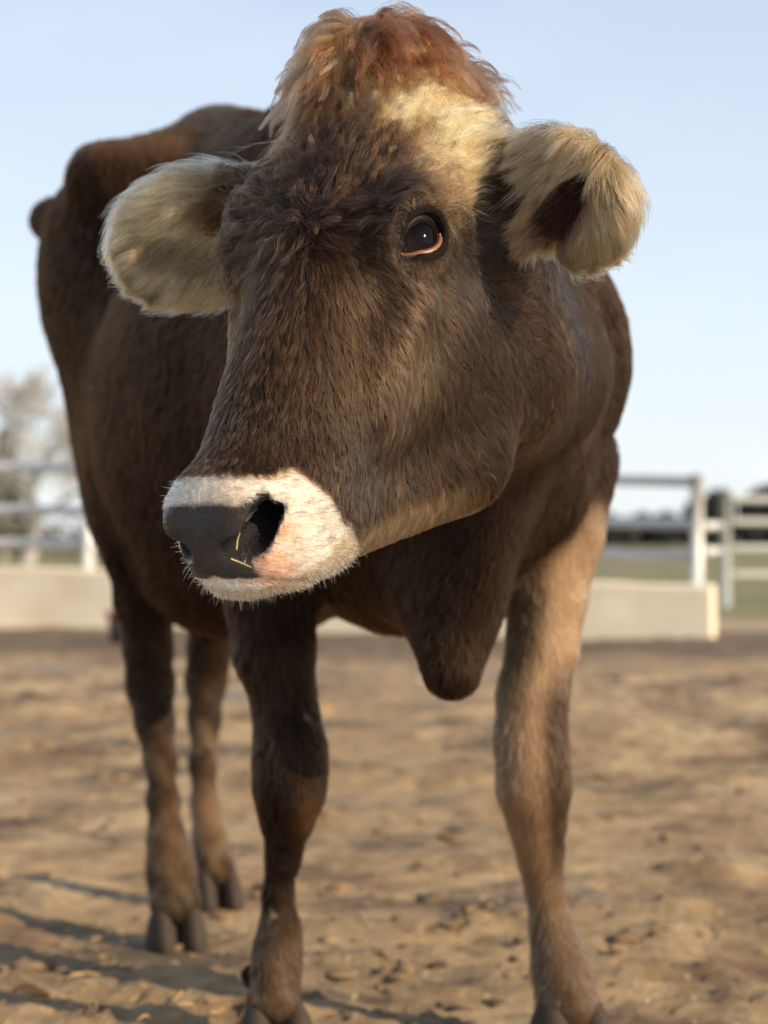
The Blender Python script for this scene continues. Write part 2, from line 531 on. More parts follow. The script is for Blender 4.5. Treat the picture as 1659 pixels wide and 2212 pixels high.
def head_color(p):
    q = to_head(p)
    n1 = fnoise(p, 9, 1); n2 = fnoise(p, 26, 2)
    c = np.tile(np.array([.046, .0255, .0130]), (len(p), 1))
    c = mix(c, (.072, .041, .020), np.clip(.45 + .6 * n1, 0, 1) * .5)
    up = sstep(.02, -.08, q[:, 1]) * sstep(-.10, -.03, q[:, 2])
    c = mix(c, (.082, .046, .021), up * .6)
    c = mix(c, (.026, .0140, .0070), np.clip(-n2, 0, 1) * .5)
    c = mix(c, (.024, .0130, .0065), blob(q, (0.004, .006, .0), (.032, .04, .05)) * .85)
    c = mix(c, (.034, .0185, .0090), blob(q, (.01, -.06, .0), (.018, .05, .05)) * .6)
    c = c * np.array([.80, .70, .58])
    c = c * .88
    # cream blaze over the left brow
    cr = np.maximum(blob(q, (.062, -.140, -.01), (.036, .056, .05)), blob(q, (.036, -.150, .0), (.036, .056, .05)))
    cr = np.maximum(cr, .9 * blob(q, (.086, -.095, -.03), (.026, .040, .04)))
    cr = np.clip(cr * 1.5 + .18 * n2, 0, 1)
    c = mix(c, (.18, .082, .030), blob(q, (-.012, -.140, .005), (.040, .038, .05)) * .8)
    c = mix(c, (.50, .305, .130), sstep(.20, .70, cr))
    c = mix(c, (.13, .048, .018), sstep(-.165, -.20, q[:, 1]) * .85)
    c = mix(c, (.15, .09, .045), blob(q, (-.095, -.105, -.03), .035) * .7)
    c = mix(c, (.22, .135, .066), blob(q, (.102, -.052, -.030), .032, True) * .9)
    c = mix(c, (.125, .078, .040), blob(q, (.098, .008, -.045), (.05, .034, .034), True) * .8)
    c = mix(c, (.018, .0115, .008), blob(q, (.074, -.014, -.004), (.024, .042, .026), True) * .95)
    c = mix(c, (.014, .010, .008), eye_ring(p, 1.04))
    c = mix(c, (.026, .019, .015), blob(q, (.108, -.030, -.100), (.05, .042, .028), True) * .9)  # ear's shadow behind the eye, painted into the hair colour
    c = mix(c, (.022, .016, .013), blob(q, (.100, -.110, -.110), (.05, .05, .035), True) * .9)
    c = mix(c, (.110, .066, .032), blob(q, (.090, .085, -.100), (.05, .05, .045), True) * .75)
    c = mix(c, (.018, .0115, .008), blob(q, (.066, .190, -.125), (.05, .030, .035), True) * .85)
    c = mix(c, (.030, .018, .011), blob(q, (.0, .220, -.03), (.06, .03, .04)) * .7)
    uj = -q[:, 2] - .255 + .62 * (q[:, 1] - .06)
    c = mix(c, (.20, .125, .062), sstep(-.004, .016, uj) * sstep(.07, .13, q[:, 1]) * .85)  # tan jaw underside, its lit edge painted in
    nb = sstep(-.08, -.16, q[:, 1]) * sstep(-.08, -.13, q[:, 2])
    c = mix(c, (.018, .0115, .008), nb)
    w = white_mask(q, p)
    w = w * (1 - .75 * sstep(-.002, -.010, q[:, 2] + .094 + .55 * np.abs(q[:, 0])))  # chin below the lip dulled: its shade is painted in
    c = mix(c, (.36, .22, .12), np.clip(w * (1 - w) * 4, 0, 1) * .5)
    c = mix(c, (.66, .59, .45), w)
    c = mix(c, (.30, .27, .21), w * blob(q, (.008, .286, -.037), (.024, .007, .02)) * .8)
    pk = np.maximum(blob(q, (.039, .306, -.102), (.016, .020, .020), True), .75 * blob(q, (.054, .284, -.080), (.008, .012, .014), True))
    c = mix(c, (.58, .21, .115), np.clip(pk * 1.6, 0, 1) * .92)
    return c

def on_ear(p, E):
    v = p - E[5]
    d = np.sqrt((v @ E[2] / (E[6] * .39)) ** 2 + (v @ E[3] / E[7]) ** 2 + (v @ E[4] / .027) ** 2)
    return 1 - sstep(1.06, 1.22, d)

def body_color(p):
    t = to_trunk(p)
    n1 = fnoise(p, 3.0, 7); n2 = fnoise(p, 11, 8)
    c = np.tile(np.array([.0150, .0070, .0030]), (len(p), 1))
    c = mix(c, (.026, .0125, .0056), np.clip(.4 + .7 * n1, 0, 1) * .6)
    c = mix(c, (.006, .004, .003), np.clip(-n2, 0, 1) * .5)
    # darker shoulder, lit neck fold painted in
    c = mix(c, (.018, .012, .009), blob(t, (.21, .05, .92), (.12, .16, .16)) * .7)
    c = mix(c, (.07, .045, .028), blob(t, (.0, .10, 1.33), (.12, .3, .08)) * .5)
    c = mix(c, (.11, .062, .032), sstep(1.315, 1.37, p[:, 2]) * sstep(.5, .7, t[:, 1]) * .8)  # sunlit ridge of the hips painted into the coat
    c = mix(c, (.045, .026, .016), blob(p, P(1110, 830, 2.02), (.07, .14, .14)) * .8)  # neck side facing the sun, lightened in the colour
    c = mix(c, (.050, .027, .018), blob(p, P(1290, 860, 2.36), (.020, .12, .14)) * .8)  # light along the neck fold, put into the coat colour
    c = mix(c, (.035, .020, .011), blob(p, P(770, 1250, 2.45), (.09, .16, .07)) * .8)  # lit folds of the chest painted as browner hair
    z = p[:, 2]
    for k, pts in enumerate((LEG_FR, LEG_FL, LEG_HR, LEG_HL)):
        dmin = np.full(len(p), 9.0)
        for i in range(1, len(pts) - 1):
            d, _ = seg_dist(p, pts[i], pts[i + 1]); dmin = np.minimum(dmin, d)
        on = 1 - sstep(.065, .10, dmin)
        xc = np.interp(z, [q[2] for q in pts[::-1]], [q[0] for q in pts[::-1]])
        side = (p[:, 0] - xc) / .045
        if k == 0:
            cc = np.tile(np.array([.022, .0115, .006]), (len(p), 1))
            cc = mix(cc, (.020, .014, .010), np.clip(.5 + n2, 0, 1) * .6)
            cc = mix(cc, (.24, .13, .062), np.exp(-((z - .335) / .030) ** 2 - ((side - .65) / .5) ** 2) * .45)  # patch of sunlight below the knee, painted on
            cc = mix(cc, (.16, .10, .062), np.exp(-((z - .10) / .06) ** 2 - ((side - .2) / .4) ** 2) * .7)
            cc = mix(cc, (.060, .031, .017), sstep(.22, .12, z) * .5)
            cc = cc * (1 - .35 * sstep(.42, .36, z) * sstep(.14, .22, z))[:, None]  # shade painted over the sunlit shin
        elif k == 1:
            cc = np.tile(np.array([.38, .238, .130]), (len(p), 1))  # sunlit tan of the outer side put into the base colour
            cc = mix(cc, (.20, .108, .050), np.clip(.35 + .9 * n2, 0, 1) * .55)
            cc = mix(cc, (.060, .038, .022), sstep(.15, -.55, side) * sstep(.42, .55, z) * .85)  # shade of the chest painted on the inner upper leg
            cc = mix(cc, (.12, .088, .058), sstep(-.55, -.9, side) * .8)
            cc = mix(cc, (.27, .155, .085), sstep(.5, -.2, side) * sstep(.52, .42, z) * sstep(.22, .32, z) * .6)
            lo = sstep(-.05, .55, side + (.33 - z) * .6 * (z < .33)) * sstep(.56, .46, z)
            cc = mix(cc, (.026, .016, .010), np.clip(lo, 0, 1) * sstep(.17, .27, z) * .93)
            cc = mix(cc, (.090, .054, .032), sstep(.30, .14, z) * .85)
            cc = mix(cc, (.030, .020, .013), np.exp(-((side + .1) / .5) ** 2) * sstep(.16, .05, z) * .7)
        else:
            cc = np.tile(np.array([.028, .017, .010]), (len(p), 1))
            cc = mix(cc, (.20, .125, .070), np.clip(.3 + n2, 0, 1) * sstep(.45, .25, z) * (.45 if k == 2 else .9))
            cc = mix(cc, (.038, .028, .021), np.clip(.3 - n2, 0, 1) * .5)
            cc = mix(cc, (.23, .13, .065), np.exp(-((z - .17) / .05) ** 2) * (.2 if k == 2 else .7))
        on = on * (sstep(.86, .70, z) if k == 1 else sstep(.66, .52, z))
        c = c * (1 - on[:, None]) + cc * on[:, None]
    leg_ = sstep(.62, .52, z)
    c = c * (1 + (np.array([.08, -.02, -.14])[None, :]) * (1 - sstep(.05, .12, c[:, 0]))[:, None])
    c = c * (.85 + .15 * np.maximum(leg_, sstep(.05, .12, c[:, 0])))[:, None]
    for mc, mr in ((P(648, 1560, 2.435), .011), (P(660, 1552, 2.435), .006), (P(1195, 1752, 2.50), .010), (P(590, 1975, 2.48), .006)):
        c = mix(c, (.55, .48, .36), sstep(.35, .6, np.exp(-((p - mc) ** 2).sum(1) / mr ** 2) * (1 + .5 * fnoise(p, 60, 19, 2))) * .8)
    # caked mud low on the legs
    mud = sstep(.30, .02, z) * np.clip(.2 + 1.1 * fnoise(p, 16, 9), 0, 1)
    c = mix(c, (.16, .118, .075), mud * .6)
    return c

def ear_color(p, E):
    e = ear_coords(p, E)
    c = np.tile(np.array([.33, .200, .095]) * (.85 if E is EAR_L else 1.5), (len(p), 1))  # left ear toned as shaded, right ear as sunlit, in the hair colour
    n = fnoise(p, 18, 3)
    c = mix(c, (.20, .115, .052), np.clip(.35 + .8 * n, 0, 1) * .6)
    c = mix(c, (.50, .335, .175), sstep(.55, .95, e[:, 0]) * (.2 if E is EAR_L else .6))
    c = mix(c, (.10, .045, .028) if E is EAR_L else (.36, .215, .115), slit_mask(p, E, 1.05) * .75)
    return c

def coat(p):
    bl = sstep(1.80, 2.02, p[:, 1])
    c = head_color(p) * (1 - bl[:, None]) + body_color(p) * bl[:, None]
    for E in (EAR_L, EAR_R):
        o = on_ear(p, E)
        c = c * (1 - o[:, None]) + ear_color(p, E) * o[:, None]
    return c

# ------------------------------------------------------------------ body mesh
V = np.concatenate([Vh, Vb]); F = np.concatenate([Fh, Fb + len(Vh)])
cow = empty('cow', (0.05, 2.52, 0))
cow_inv = Matrix.Translation((-0.05, -2.52, 0))
tag(cow, 'brown hornless cow with white ringed muzzle and auburn topknot standing in the yard', 'cow')
def own(o):
    o.parent = cow
    o.matrix_parent_inverse = cow_inv
    return o

sm, sn, sl, sb = new_mat('hide')
at = sn.new('ShaderNodeAttribute'); at.attribute_name = 'skin'
sl.new(at.outputs['Color'], sb.inputs['Base Color'])
rm = sn.new('ShaderNodeMapRange'); rm.inputs['To Min'].default_value = .16
rs_ = sn.new('ShaderNodeMapRange'); rs_.inputs['To Min'].default_value = .26; rs_.inputs['To Max'].default_value = .03
sl.new(at.outputs['Alpha'], rs_.inputs['Value']); sl.new(rs_.outputs['Result'], sb.inputs['Specular IOR Level']); rm.inputs['To Max'].default_value = .85
sl.new(at.outputs['Alpha'], rm.inputs['Value']); sl.new(rm.outputs['Result'], sb.inputs['Roughness'])
vo = sn.new('ShaderNodeTexVoronoi'); vo.inputs['Scale'].default_value = 330
tcn = sn.new('ShaderNodeTexCoord'); sl.new(tcn.outputs['Object'], vo.inputs['Vector'])
bp = sn.new('ShaderNodeBump'); bp.inputs['Distance'].default_value = .0012; bp.inputs['Strength'].default_value = .6
sl.new(vo.outputs['Distance'], bp.inputs['Height']); sl.new(bp.outputs['Normal'], sb.inputs['Normal'])

body = own(mesh_obj('body', V, F, sm))
q = to_head(V)
headm = (V[:, 1] < 1.80)
plm = planum_mask(q) * headm; nom = nostril_mask(V) * headm
furc = coat(V) * .75
pn = fnoise(V, 40, 12)
furc = mix(furc, (.022, .0145, .0105), plm)
furc = mix(furc, (.030, .023, .020), plm * sstep(.1, .9, pn) * .6)
furc = mix(furc, (.012, .010, .010), nom)
for E in (EAR_L, EAR_R):
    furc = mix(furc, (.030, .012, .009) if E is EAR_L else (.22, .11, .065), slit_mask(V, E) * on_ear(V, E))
ww = (white_mask(q, V) * headm * (1 - plm))
furc = mix(furc, (.62, .47, .36), ww * .6)
furc = mix(furc, (.010, .008, .008), nom)
rough = 1 - np.clip(plm * (.90 + .25 * fnoise(V, 45, 14)) * (1 - nom) + nom * .30, 0, 1)
ca = body.data.attributes.new('skin', 'FLOAT_COLOR', 'POINT')
ca.data.foreach_set('color', np.concatenate([furc, rough[:, None]], 1).astype(np.float32).ravel())

# ------------------------------------------------------------------ hair
def tri_data(V, F):
    T = np.concatenate([F[:, [0, 1, 2]], F[:, [0, 2, 3]]])
    A, B, C = V[T[:, 0]], V[T[:, 1]], V[T[:, 2]]
    cr = np.cross(B - A, C - A)
    return T, A, B, C, np.linalg.norm(cr, axis=1) * .5
TD_H = tri_data(Vh, Fh); TD_B = tri_data(Vb, Fb)

def roots(td, n, dens):
    T, A, B, C, ar = td
    w = ar * dens((A + B + C) / 3)
    cdf = np.cumsum(w); cdf /= cdf[-1]
    i = np.searchsorted(cdf, RNG.random(n))
    u, v = RNG.random(n), RNG.random(n)
    m = u + v > 1; u[m] = 1 - u[m]; v[m] = 1 - v[m]
    return A[i] + u[:, None] * (B[i] - A[i]) + v[:, None] * (C[i] - A[i])

def clump_ids(p, size):
    """nearest of a jittered set of centres, about size apart"""
    n = max(4, int(len(p) * 1.0))
    key = np.floor((p + RNG.normal(0, size * .15, p.shape)) / size).astype(np.int64)
    h = key[:, 0] * 73856093 ^ key[:, 1] * 19349663 ^ key[:, 2] * 83492791
    _, first = np.unique(h, return_index=True)
    kd = kdtree.KDTree(len(first))
    for j, i in enumerate(first):
        kd.insert(p[i], j)
    kd.balance()
    return first[np.fromiter((kd.find(x)[1] for x in p), np.int64, len(p))]

def grow(grid, p0, comb, length, K=6, lift=.35, hmax=.010, clump=None, clump_amt=.6, turn=.25, wave=0.0, wlen=.02, hmin=.0006, gravity=0.0, jitter=.15, curl=0.0):
    n = len(p0)
    cid = clump if clump is not None else np.arange(n)
    ang_c = RNG.normal(0, turn, n)[cid] + RNG.normal(0, jitter, n)
    ph_c = (RNG.random(n) * 6.283)[cid] + RNG.normal(0, .5, n)
    lift_c = np.clip(1 + RNG.normal(0, .35, n)[cid] + RNG.normal(0, .2, n), .2, 2.2)
    p = p0.copy()
    pts = [p.copy()]
    side = None
    lift_a = np.broadcast_to(np.asarray(lift, float), (n,)) * lift_c
    hm = np.broadcast_to(np.asarray(hmax, float), (n,))
    wv = np.broadcast_to(np.asarray(wave, float), (n,))
    gr = np.broadcast_to(np.asarray(gravity, float), (n,))
    travelled = np.zeros(n)
    for k in range(1, K):
        s = k / (K - 1)
        v, g = grid.sample(p)
        d = comb(p, p0)
        d = d - g * (d * g).sum(1, keepdims=True)
        d = nrm(d)
        sd = np.cross(g, d)
        travelled += length / (K - 1)
        a = ang_c + wv / wlen * np.sin(6.283 * travelled / wlen + ph_c)
        d = d * np.cos(a)[:, None] + sd * np.sin(a)[:, None]
        li = lift_a * (1.25 - s) + curl * np.cos(6.283 * travelled / wlen + ph_c)
        dd = d + g * li[:, None]
        dd[:, 2] -= gr * s
        dd = nrm(dd)
        p = p + dd * (length / (K - 1))[:, None]
        v, g = grid.sample(p)
        push = np.maximum(0, hmin - v) - np.maximum(0, v - hm * (.4 + .6 * s)) * .6
        p = p + g * push[:, None]
        pts.append(p.copy())
    pts = np.stack(pts, 1)
    if clump is not None:
        s = np.linspace(0, 1, K)[None, :, None]
        amt = np.broadcast_to(np.asarray(clump_amt, float), (n,))[:, None, None]
        gpt = pts[cid] + (p0 - p0[cid])[:, None, :] * .18
        far = np.linalg.norm(p0 - p0[cid], axis=1) > .05
        w = amt * s ** 1.4
        w = np.where(far[:, None, None], 0, w)
        pts = pts * (1 - w) + gpt * w
    return pts

def hair_material(name, rough=.30, radial=.45, coat_=0.0):
    m = bpy.data.materials.new(name); m.use_nodes = True
    n, l = m.node_tree.nodes, m.node_tree.links
    n.clear()
    o = n.new('ShaderNodeOutputMaterial')
    h = n.new('ShaderNodeBsdfHairPrincipled'); h.model = 'CHIANG'; h.parametrization = 'COLOR'
    h.inputs['Roughness'].default_value = rough
    h.inputs['Radial Roughness'].default_value = radial
    h.inputs['Coat'].default_value = coat_
    h.inputs['IOR'].default_value = 1.32
    h.inputs['Random Roughness'].default_value = .2
    a = n.new('ShaderNodeAttribute'); a.attribute_name = 'hcol'
    l.new(a.outputs['Color'], h.inputs['Color']); l.new(h.outputs['BSDF'], o.inputs['Surface'])
    return m
HAIR = hair_material('cow_hair')
HAIR_B = hair_material('cow_body_hair', .5, .6)
HAIR_B.node_tree.nodes['Principled Hair BSDF'].inputs['IOR'].default_value = 1.25

def make_hair(name, pts, radius, cols, parent, mat=None, vary=.22, tip=.25, cid=None, cvary=.24):
    n, K = pts.shape[:2]
    if cid is not None:
        cols = cols * np.exp(RNG.normal(0, cvary, n))[cid][:, None]
    hc = bpy.data.hair_curves.new(name)
    hc.add_curves([K] * n)
    hc.attributes['position'].data.foreach_set('vector', pts.astype(np.float32).ravel())
    ra = hc.attributes.get('radius') or hc.attributes.new('radius', 'FLOAT', 'POINT')
    prof = np.linspace(1, 0, K) ** .7 * (1 - tip) + tip
    rr = (np.broadcast_to(np.asarray(radius, float), (n,))[:, None] * prof[None, :])
    ra.data.foreach_set('value', rr.astype(np.float32).ravel())
    cols = cols * np.exp(RNG.normal(0, vary, n))[:, None] * (1 + RNG.normal(0, .04, (n, 3)))
    cols = np.clip(cols, .0012, .93)
    co = hc.attributes.new('hcol', 'FLOAT_COLOR', 'CURVE')
    co.data.foreach_set('color', np.concatenate([cols, np.ones((n, 1))], 1).astype(np.float32).ravel())
    hc.materials.append(mat or HAIR)
    o = bpy.data.objects.new(name, hc)
    COL.objects.link(o)
    if parent is cow: own(o)
    elif parent is not None: o.parent = parent
    return o

def ear_mask(p):
    m = np.zeros(len(p))
    for E in (EAR_L, EAR_R):
        m = np.maximum(m, on_ear(p, E))
    return m
def eye_open(p):
    m = np.zeros(len(p))
    for ec, eo, ea, eb in EYES:
        v = p - ec - eo * EYE_R
        m = np.maximum(m, 1 - sstep(.95, 1.12, np.sqrt((v @ ea / .0278) ** 2 + (v @ eb / .0230) ** 2 + (v @ eo / .036) ** 2)))
    return m

W0 = np.array([.002, .008, .004])
def head_comb(p, p0):
    q = to_head(p)
    d = q - W0
    r = np.linalg.norm(d, axis=1, keepdims=True)
    d = d / np.maximum(r, .004)
    fw = sstep(.06, .16, q[:, 1])[:, None]
    d = d + fw * np.array([0, .35, -.25])
    side = np.sign(q[:, 0]) * sstep(.02, .06, np.abs(q[:, 0]))
    # swirl of the curls on the forehead
    f1 = fnoise(p, 7, 21, 2); f2 = fnoise(p, 7, 22, 2)
    wv = (.15 + .45 * sstep(.03, -.05, q[:, 1]))[:, None]
    d = d + wv * np.stack([f1, f2, np.zeros(len(p))], 1)
    # muzzle hair runs back and out from the nose
    w = white_mask(q, p)[:, None]
    d = d * (1 - w) + w * (np.array([0, -.25, -.55]) + np.stack([1.1 * np.sign(q[:, 0]) * sstep(.0, .03, np.abs(q[:, 0])), np.zeros(len(p)), np.zeros(len(p))], 1))
    d = nrm(d)
    out = d[:, :1] * HL + d[:, 1:2] * HF + d[:, 2:] * HU
    for ec, eo, ea, eb in EYES:
        v = p - ec
        v = v - eo * (v @ eo)[:, None]
        m = sstep(.048, .030, np.linalg.norm(p - ec - eo * EYE_R * .7, axis=1))[:, None]
        out = out * (1 - m) + m * nrm(nrm(v) - HU * .0 + np.array([.25, 0, -.45]))
    b = sstep(1.80, 1.98, p[:, 1])[:, None]
    return out * (1 - b) + b * np.array([-.10, .55, -.75])

def head_len(p):
    q = to_head(p)
    L = np.full(len(p), .0155)
    fh = sstep(.05, -.03, q[:, 1]) * sstep(-.075, -.03, q[:, 2])
    L = L + .016 * fh + .010 * sstep(-.06, -.12, q[:, 1]) * fh
    L = L - .006 * sstep(.12, .2, q[:, 1])
    e = np.maximum(blob(q, (.100, .0, -.045), (.045, .036, .036)), blob(q, (-.100, .0, -.045), (.045, .036, .036)))
    L = L * (1 - .70 * np.clip(e * 1.6, 0, 1))
    br = np.maximum(blob(q, (.090, -.032, -.022), (.030, .046, .030)), blob(q, (-.090, -.032, -.022), (.030, .046, .030)))
    L = L * (1 - .55 * np.clip(br * 1.5, 0, 1))
    w = white_mask(q, p)
    L = L * (1 - w) + .0075 * w
    L = L * (1 - .35 * sstep(.7, 1, blob(q, (.05, .29, -.10), .02, True)))
    return L

if not CLAY:
    # ---- short coat of the head
    def d_head(p):
        q = to_head(p)
        m = (1 - planum_mask(q)) * (1 - nostril_mask(p)) * (1 - ear_mask(p)) * (1 - eye_open(p))
        m *= (1 + 1.6 * white_mask(q, p)) * (1 - .30 * sstep(1.85, 1.95, p[:, 1]))
        return m
    n = 230000
    p0 = roots(TD_H, n, d_head)
    q0 = to_head(p0)
    fh = sstep(.06, -.02, q0[:, 1]) * sstep(-.085, -.035, q0[:, 2])
    ln = head_len(p0) * np.exp(RNG.normal(0, .25, len(p0)))
    wht = white_mask(q0, p0)
    cl = clump_ids(p0, .0055)
    pts = grow(GH, p0, head_comb, ln, 7, lift=.17 + .22 * fh, hmax=.0038 + .010 * fh - .001 * wht, clump=cl, clump_amt=.50 + .15 * fh - .25 * wht, turn=.15,
               wave=.005 * fh + .0008, wlen=.026)
    hcl = head_color(p0) * np.exp(RNG.normal(0, .32, n))[cl][:, None]
    nk = p0[:, 1] > 1.86
    make_hair('head_hair', pts[~nk], .00027, hcl[~nk], cow, vary=.38)
    make_hair('neck_hair', pts[nk], .00030, hcl[nk], cow, HAIR_B, vary=.30)
    # curls of the forehead and the cream blaze
    n = 42000
    def d_curl(p):
        q = to_head(p)
        return d_head(p) * sstep(.05, -.02, q[:, 1]) * sstep(-.06, -.02, q[:, 2]) * (1 - planum_mask(q)) * (1 - .9 * blob(q, (.09, -.01, -.035), (.05, .055, .05), True))
    p0 = roots(TD_H, n, d_curl)
    q0 = to_head(p0)
    up = sstep(.0, -.12, q0[:, 1])
    ln = (.034 + .024 * up) * np.exp(RNG.normal(0, .25, n))
    cl = clump_ids(p0, .0105)
    pts = grow(GH, p0, head_comb, ln, 12, lift=.42, hmax=.015, clump=cl, clump_amt=.86, turn=.28, wave=.0135, wlen=.034, curl=.55)
    make_hair('forehead_hair', pts, .00026, head_color(p0) * 1.2, cow, vary=.30, cid=cl, cvary=.40)
    print('head hair', round(time.time() - T0, 1))

    # ---- ears
    for name, E, n in (('ear_hair', EAR_L, 32000), ('ear_hair', EAR_R, 30000)):
        left = E is EAR_L
        def d_ear(p, E=E):
            return on_ear(p, E) * (1 - (.96 if E is EAR_L else .55) * slit_mask(p, E))
        p0 = roots(TD_H, n, d_ear)
        e0 = ear_coords(p0, E)
        rim = sstep(.55, .95, np.sqrt(((e0[:, 0] - .64) / .39) ** 2 + (e0[:, 1] / E[7]) ** 2))
        v, g0 = GH.sample(p0)
        facing = g0 @ E[4]
        def comb_ear(p, p0_, E=E, left=left):
            v = p0_ - E[5]
            sc, sd, se, sa, sb, sdep = E[8]
            across = (p0_ - sc) @ se
            if left:
                # the upper flap is combed down and in along the slit, the lower lobe hangs, the tip fans out
                x = v[:, 0] / .06; z = v[:, 2] / .06
                up = sstep(-.15, .35, across / sb * np.sign(se[2]))[:, None]
                d = up * np.array([-.72, -.08, -.68]) + (1 - up) * np.array([.05, -.1, -1.0])
                d = d + np.stack([np.maximum(x - .25, 0) * 1.6, 0 * x, .55 * np.maximum(z, 0)], 1)
            else:
                rad = v @ E[3]
                d = E[2][None, :] * 1.0 + E[3][None, :] * (rad / .050)[:, None]
                d = d + np.array([0, 0, -.45])
            f = fnoise(p0_, 14, 31, 2)
            return nrm(d + np.stack([f, 0 * f, -f], 1) * .22)
        ln = (.020 + .011 * rim + .008 * (facing > .2) * (1 - rim)) * (1 - (.45 if left else 0) * sstep(.55, .28, e0[:, 0])) * np.exp(RNG.normal(0, .25, n))
        if not left: ln = ln * 1.25
        cl = clump_ids(p0, .0065)
        pts = grow(GH, p0, comb_ear, ln, 8, lift=(.26 if left else .34) + .24 * rim, hmax=.03, clump=cl, clump_amt=.45, turn=.18, wave=.0015, wlen=.035, gravity=.15)
        cols = ear_color(p0, E)
        if left:                                   # nothing grows across the hollow
            sc, sd, se, sa, sb, sdep = E[8]
            vv = pts - sc
            inside = (np.sqrt((vv @ sd / (sa * .95)) ** 2 + (vv @ se / (sb * .85)) ** 2) < 1).sum(1) > 2
            inside &= (facing > -.2)
            kp = ~inside | (RNG.random(n) < .09)
            pts, cols = pts[kp], cols[kp] * np.exp(RNG.normal(0, .24, n))[cl][kp][:, None]
            make_hair(name, pts, .00028, cols, cow)
        else:
            make_hair(name, pts, .00028, cols, cow, cid=cl)
    print('ears', round(time.time() - T0, 1))

    # ---- topknot
    def d_top(p):
        q = to_head(p)
        return sstep(1.12, .80, np.sqrt(((q[:, 0] + .022) / .058) ** 2 + ((q[:, 1] + .215) / .052) ** 2)) * (q[:, 2] > -.085)
    n = 12000
    p0 = roots(TD_H, n, d_top)
    q0 = to_head(p0)
    def comb_top(p, p0_):
        q = to_head(p0_)
        # parted at the crown: falls to the left, to the right and a little over the brow
        lat = (q[:, 0] + .018) / .022
        d = np.stack([np.clip(lat, -1.6, 1.6) * np.where(lat > 0, 1.25, 1.0), .10 + (q[:, 1] + .215) / .060, np.zeros(len(q))], 1)
        f1 = fnoise(p0_, 9, 41, 2); f2 = fnoise(p0_, 9, 42, 2)
        d = nrm(d) + .38 * np.stack([f1, f2 * .6, 0 * f1], 1)
        out = d[:, :1] * HL + d[:, 1:2] * HF
        return nrm(out + np.array([0, 0, -.30]))
    def top_color(p0):
        tc_ = np.tile(np.array([.150, .056, .021]), (len(p0), 1))
        tc_ = mix(tc_, (.085, .034, .015), np.clip(.45 + 1.2 * fnoise(p0, 16, 43), 0, 1) * .7)
        return mix(tc_, (.34, .145, .052), np.clip(fnoise(p0, 20, 44), 0, 1) * .6)
    ln = .045 * np.exp(RNG.normal(0, .3, n))
    cl = clump_ids(p0, .010)
    pts = grow(GH, p0, comb_top, ln, 9, lift=.5, hmax=.018, clump=cl, clump_amt=.6, turn=.3, wave=.010, wlen=.04, hmin=.002, gravity=.4)
    make_hair('topknot_undercoat', pts, .00027, top_color(p0) * .75, cow, vary=.30, cid=cl, cvary=.35)
    # separate long wavy locks
    n = 19000
    p0 = roots(TD_H, n, d_top)
    q0 = to_head(p0)
    cl = clump_ids(p0, .0075)
    lc = RNG.lognormal(0, .34, n)[cl]
    ln = (.060 - .006 * sstep(-.03, -.07, q0[:, 0]) - .012 * sstep(-.01, .03, q0[:, 0]) - .014 * sstep(-.20, -.17, q0[:, 1])) * lc * np.exp(RNG.normal(0, .10, n))
    lf = np.clip(.80 + RNG.normal(0, .30, n)[cl], .3, 1.6)
    pts = grow(GH, p0, comb_top, ln, 18, lift=lf, hmax=.040, clump=cl, clump_amt=.84, turn=.40, wave=.017, wlen=.046, hmin=.005, gravity=.55, curl=.5)
    make_hair('topknot', pts, .00023, top_color(p0) * 1.1, cow, vary=.22, cid=cl, cvary=.40)

    # ---- body coat
    def d_body(p):
        m = sstep(.015, .04, p[:, 2]) * np.where(p[:, 1] > 3.9, 0, 1)
        near = 1 + 1.2 * sstep(2.7, 2.3, p[:, 1])
        return m * near
    n = 170000
    p0 = roots(TD_B, n, d_body)
    def comb_body(p, p0_):
        z = p0_[:, 2]
        d = np.tile(TB * .55, (len(p), 1)) + np.array([0, 0, -.8])
        lg = sstep(.75, .55, z)[:, None]
        d = d * (1 - lg) + lg * np.array([0, .15, -1.0])
        f1 = fnoise(p0_, 3, 51, 2)
        return nrm(d + f1[:, None] * .3 * TS)
    ln = (.014 + .006 * sstep(.6, .9, p0[:, 2])) * np.exp(RNG.normal(0, .25, n))
    cl = clump_ids(p0, .02)
    pts = grow(GB, p0, comb_body, ln, 5, lift=.20, hmax=.004, clump=cl, clump_amt=.18, turn=.10, hmin=.0005)
    make_hair('body_hair', pts, .00050, coat(p0), cow, HAIR_B, vary=.25)
    print('body hair', round(time.time() - T0, 1))

# ------------------------------------------------------------------ eyes
em, en_, el_, eb_ = new_mat('eye_surface')
eb_.inputs['Roughness'].default_value = .03
eb_.inputs['Specular IOR Level'].default_value = .12
ta = en_.new('ShaderNodeAttribute'); ta.attribute_name = 'iris'
el_.new(ta.outputs['Color'], eb_.inputs['Base Color'])
lm_, ln_, ll_, lb_ = new_mat('lid_skin_dark')
lb_.inputs['Base Color'].default_value = (.022, .016, .013, 1); lb_.inputs['Roughness'].default_value = .42
pm_, pn_, pl_, pb_ = new_mat('lid_skin_pink')
pb_.inputs['Base Color'].default_value = (.20, .078, .036, 1); pb_.inputs['Roughness'].default_value = .38
pb_.inputs['Subsurface Weight'].default_value = .2; pb_.inputs['Subsurface Radius'].default_value = (.004, .002, .001)

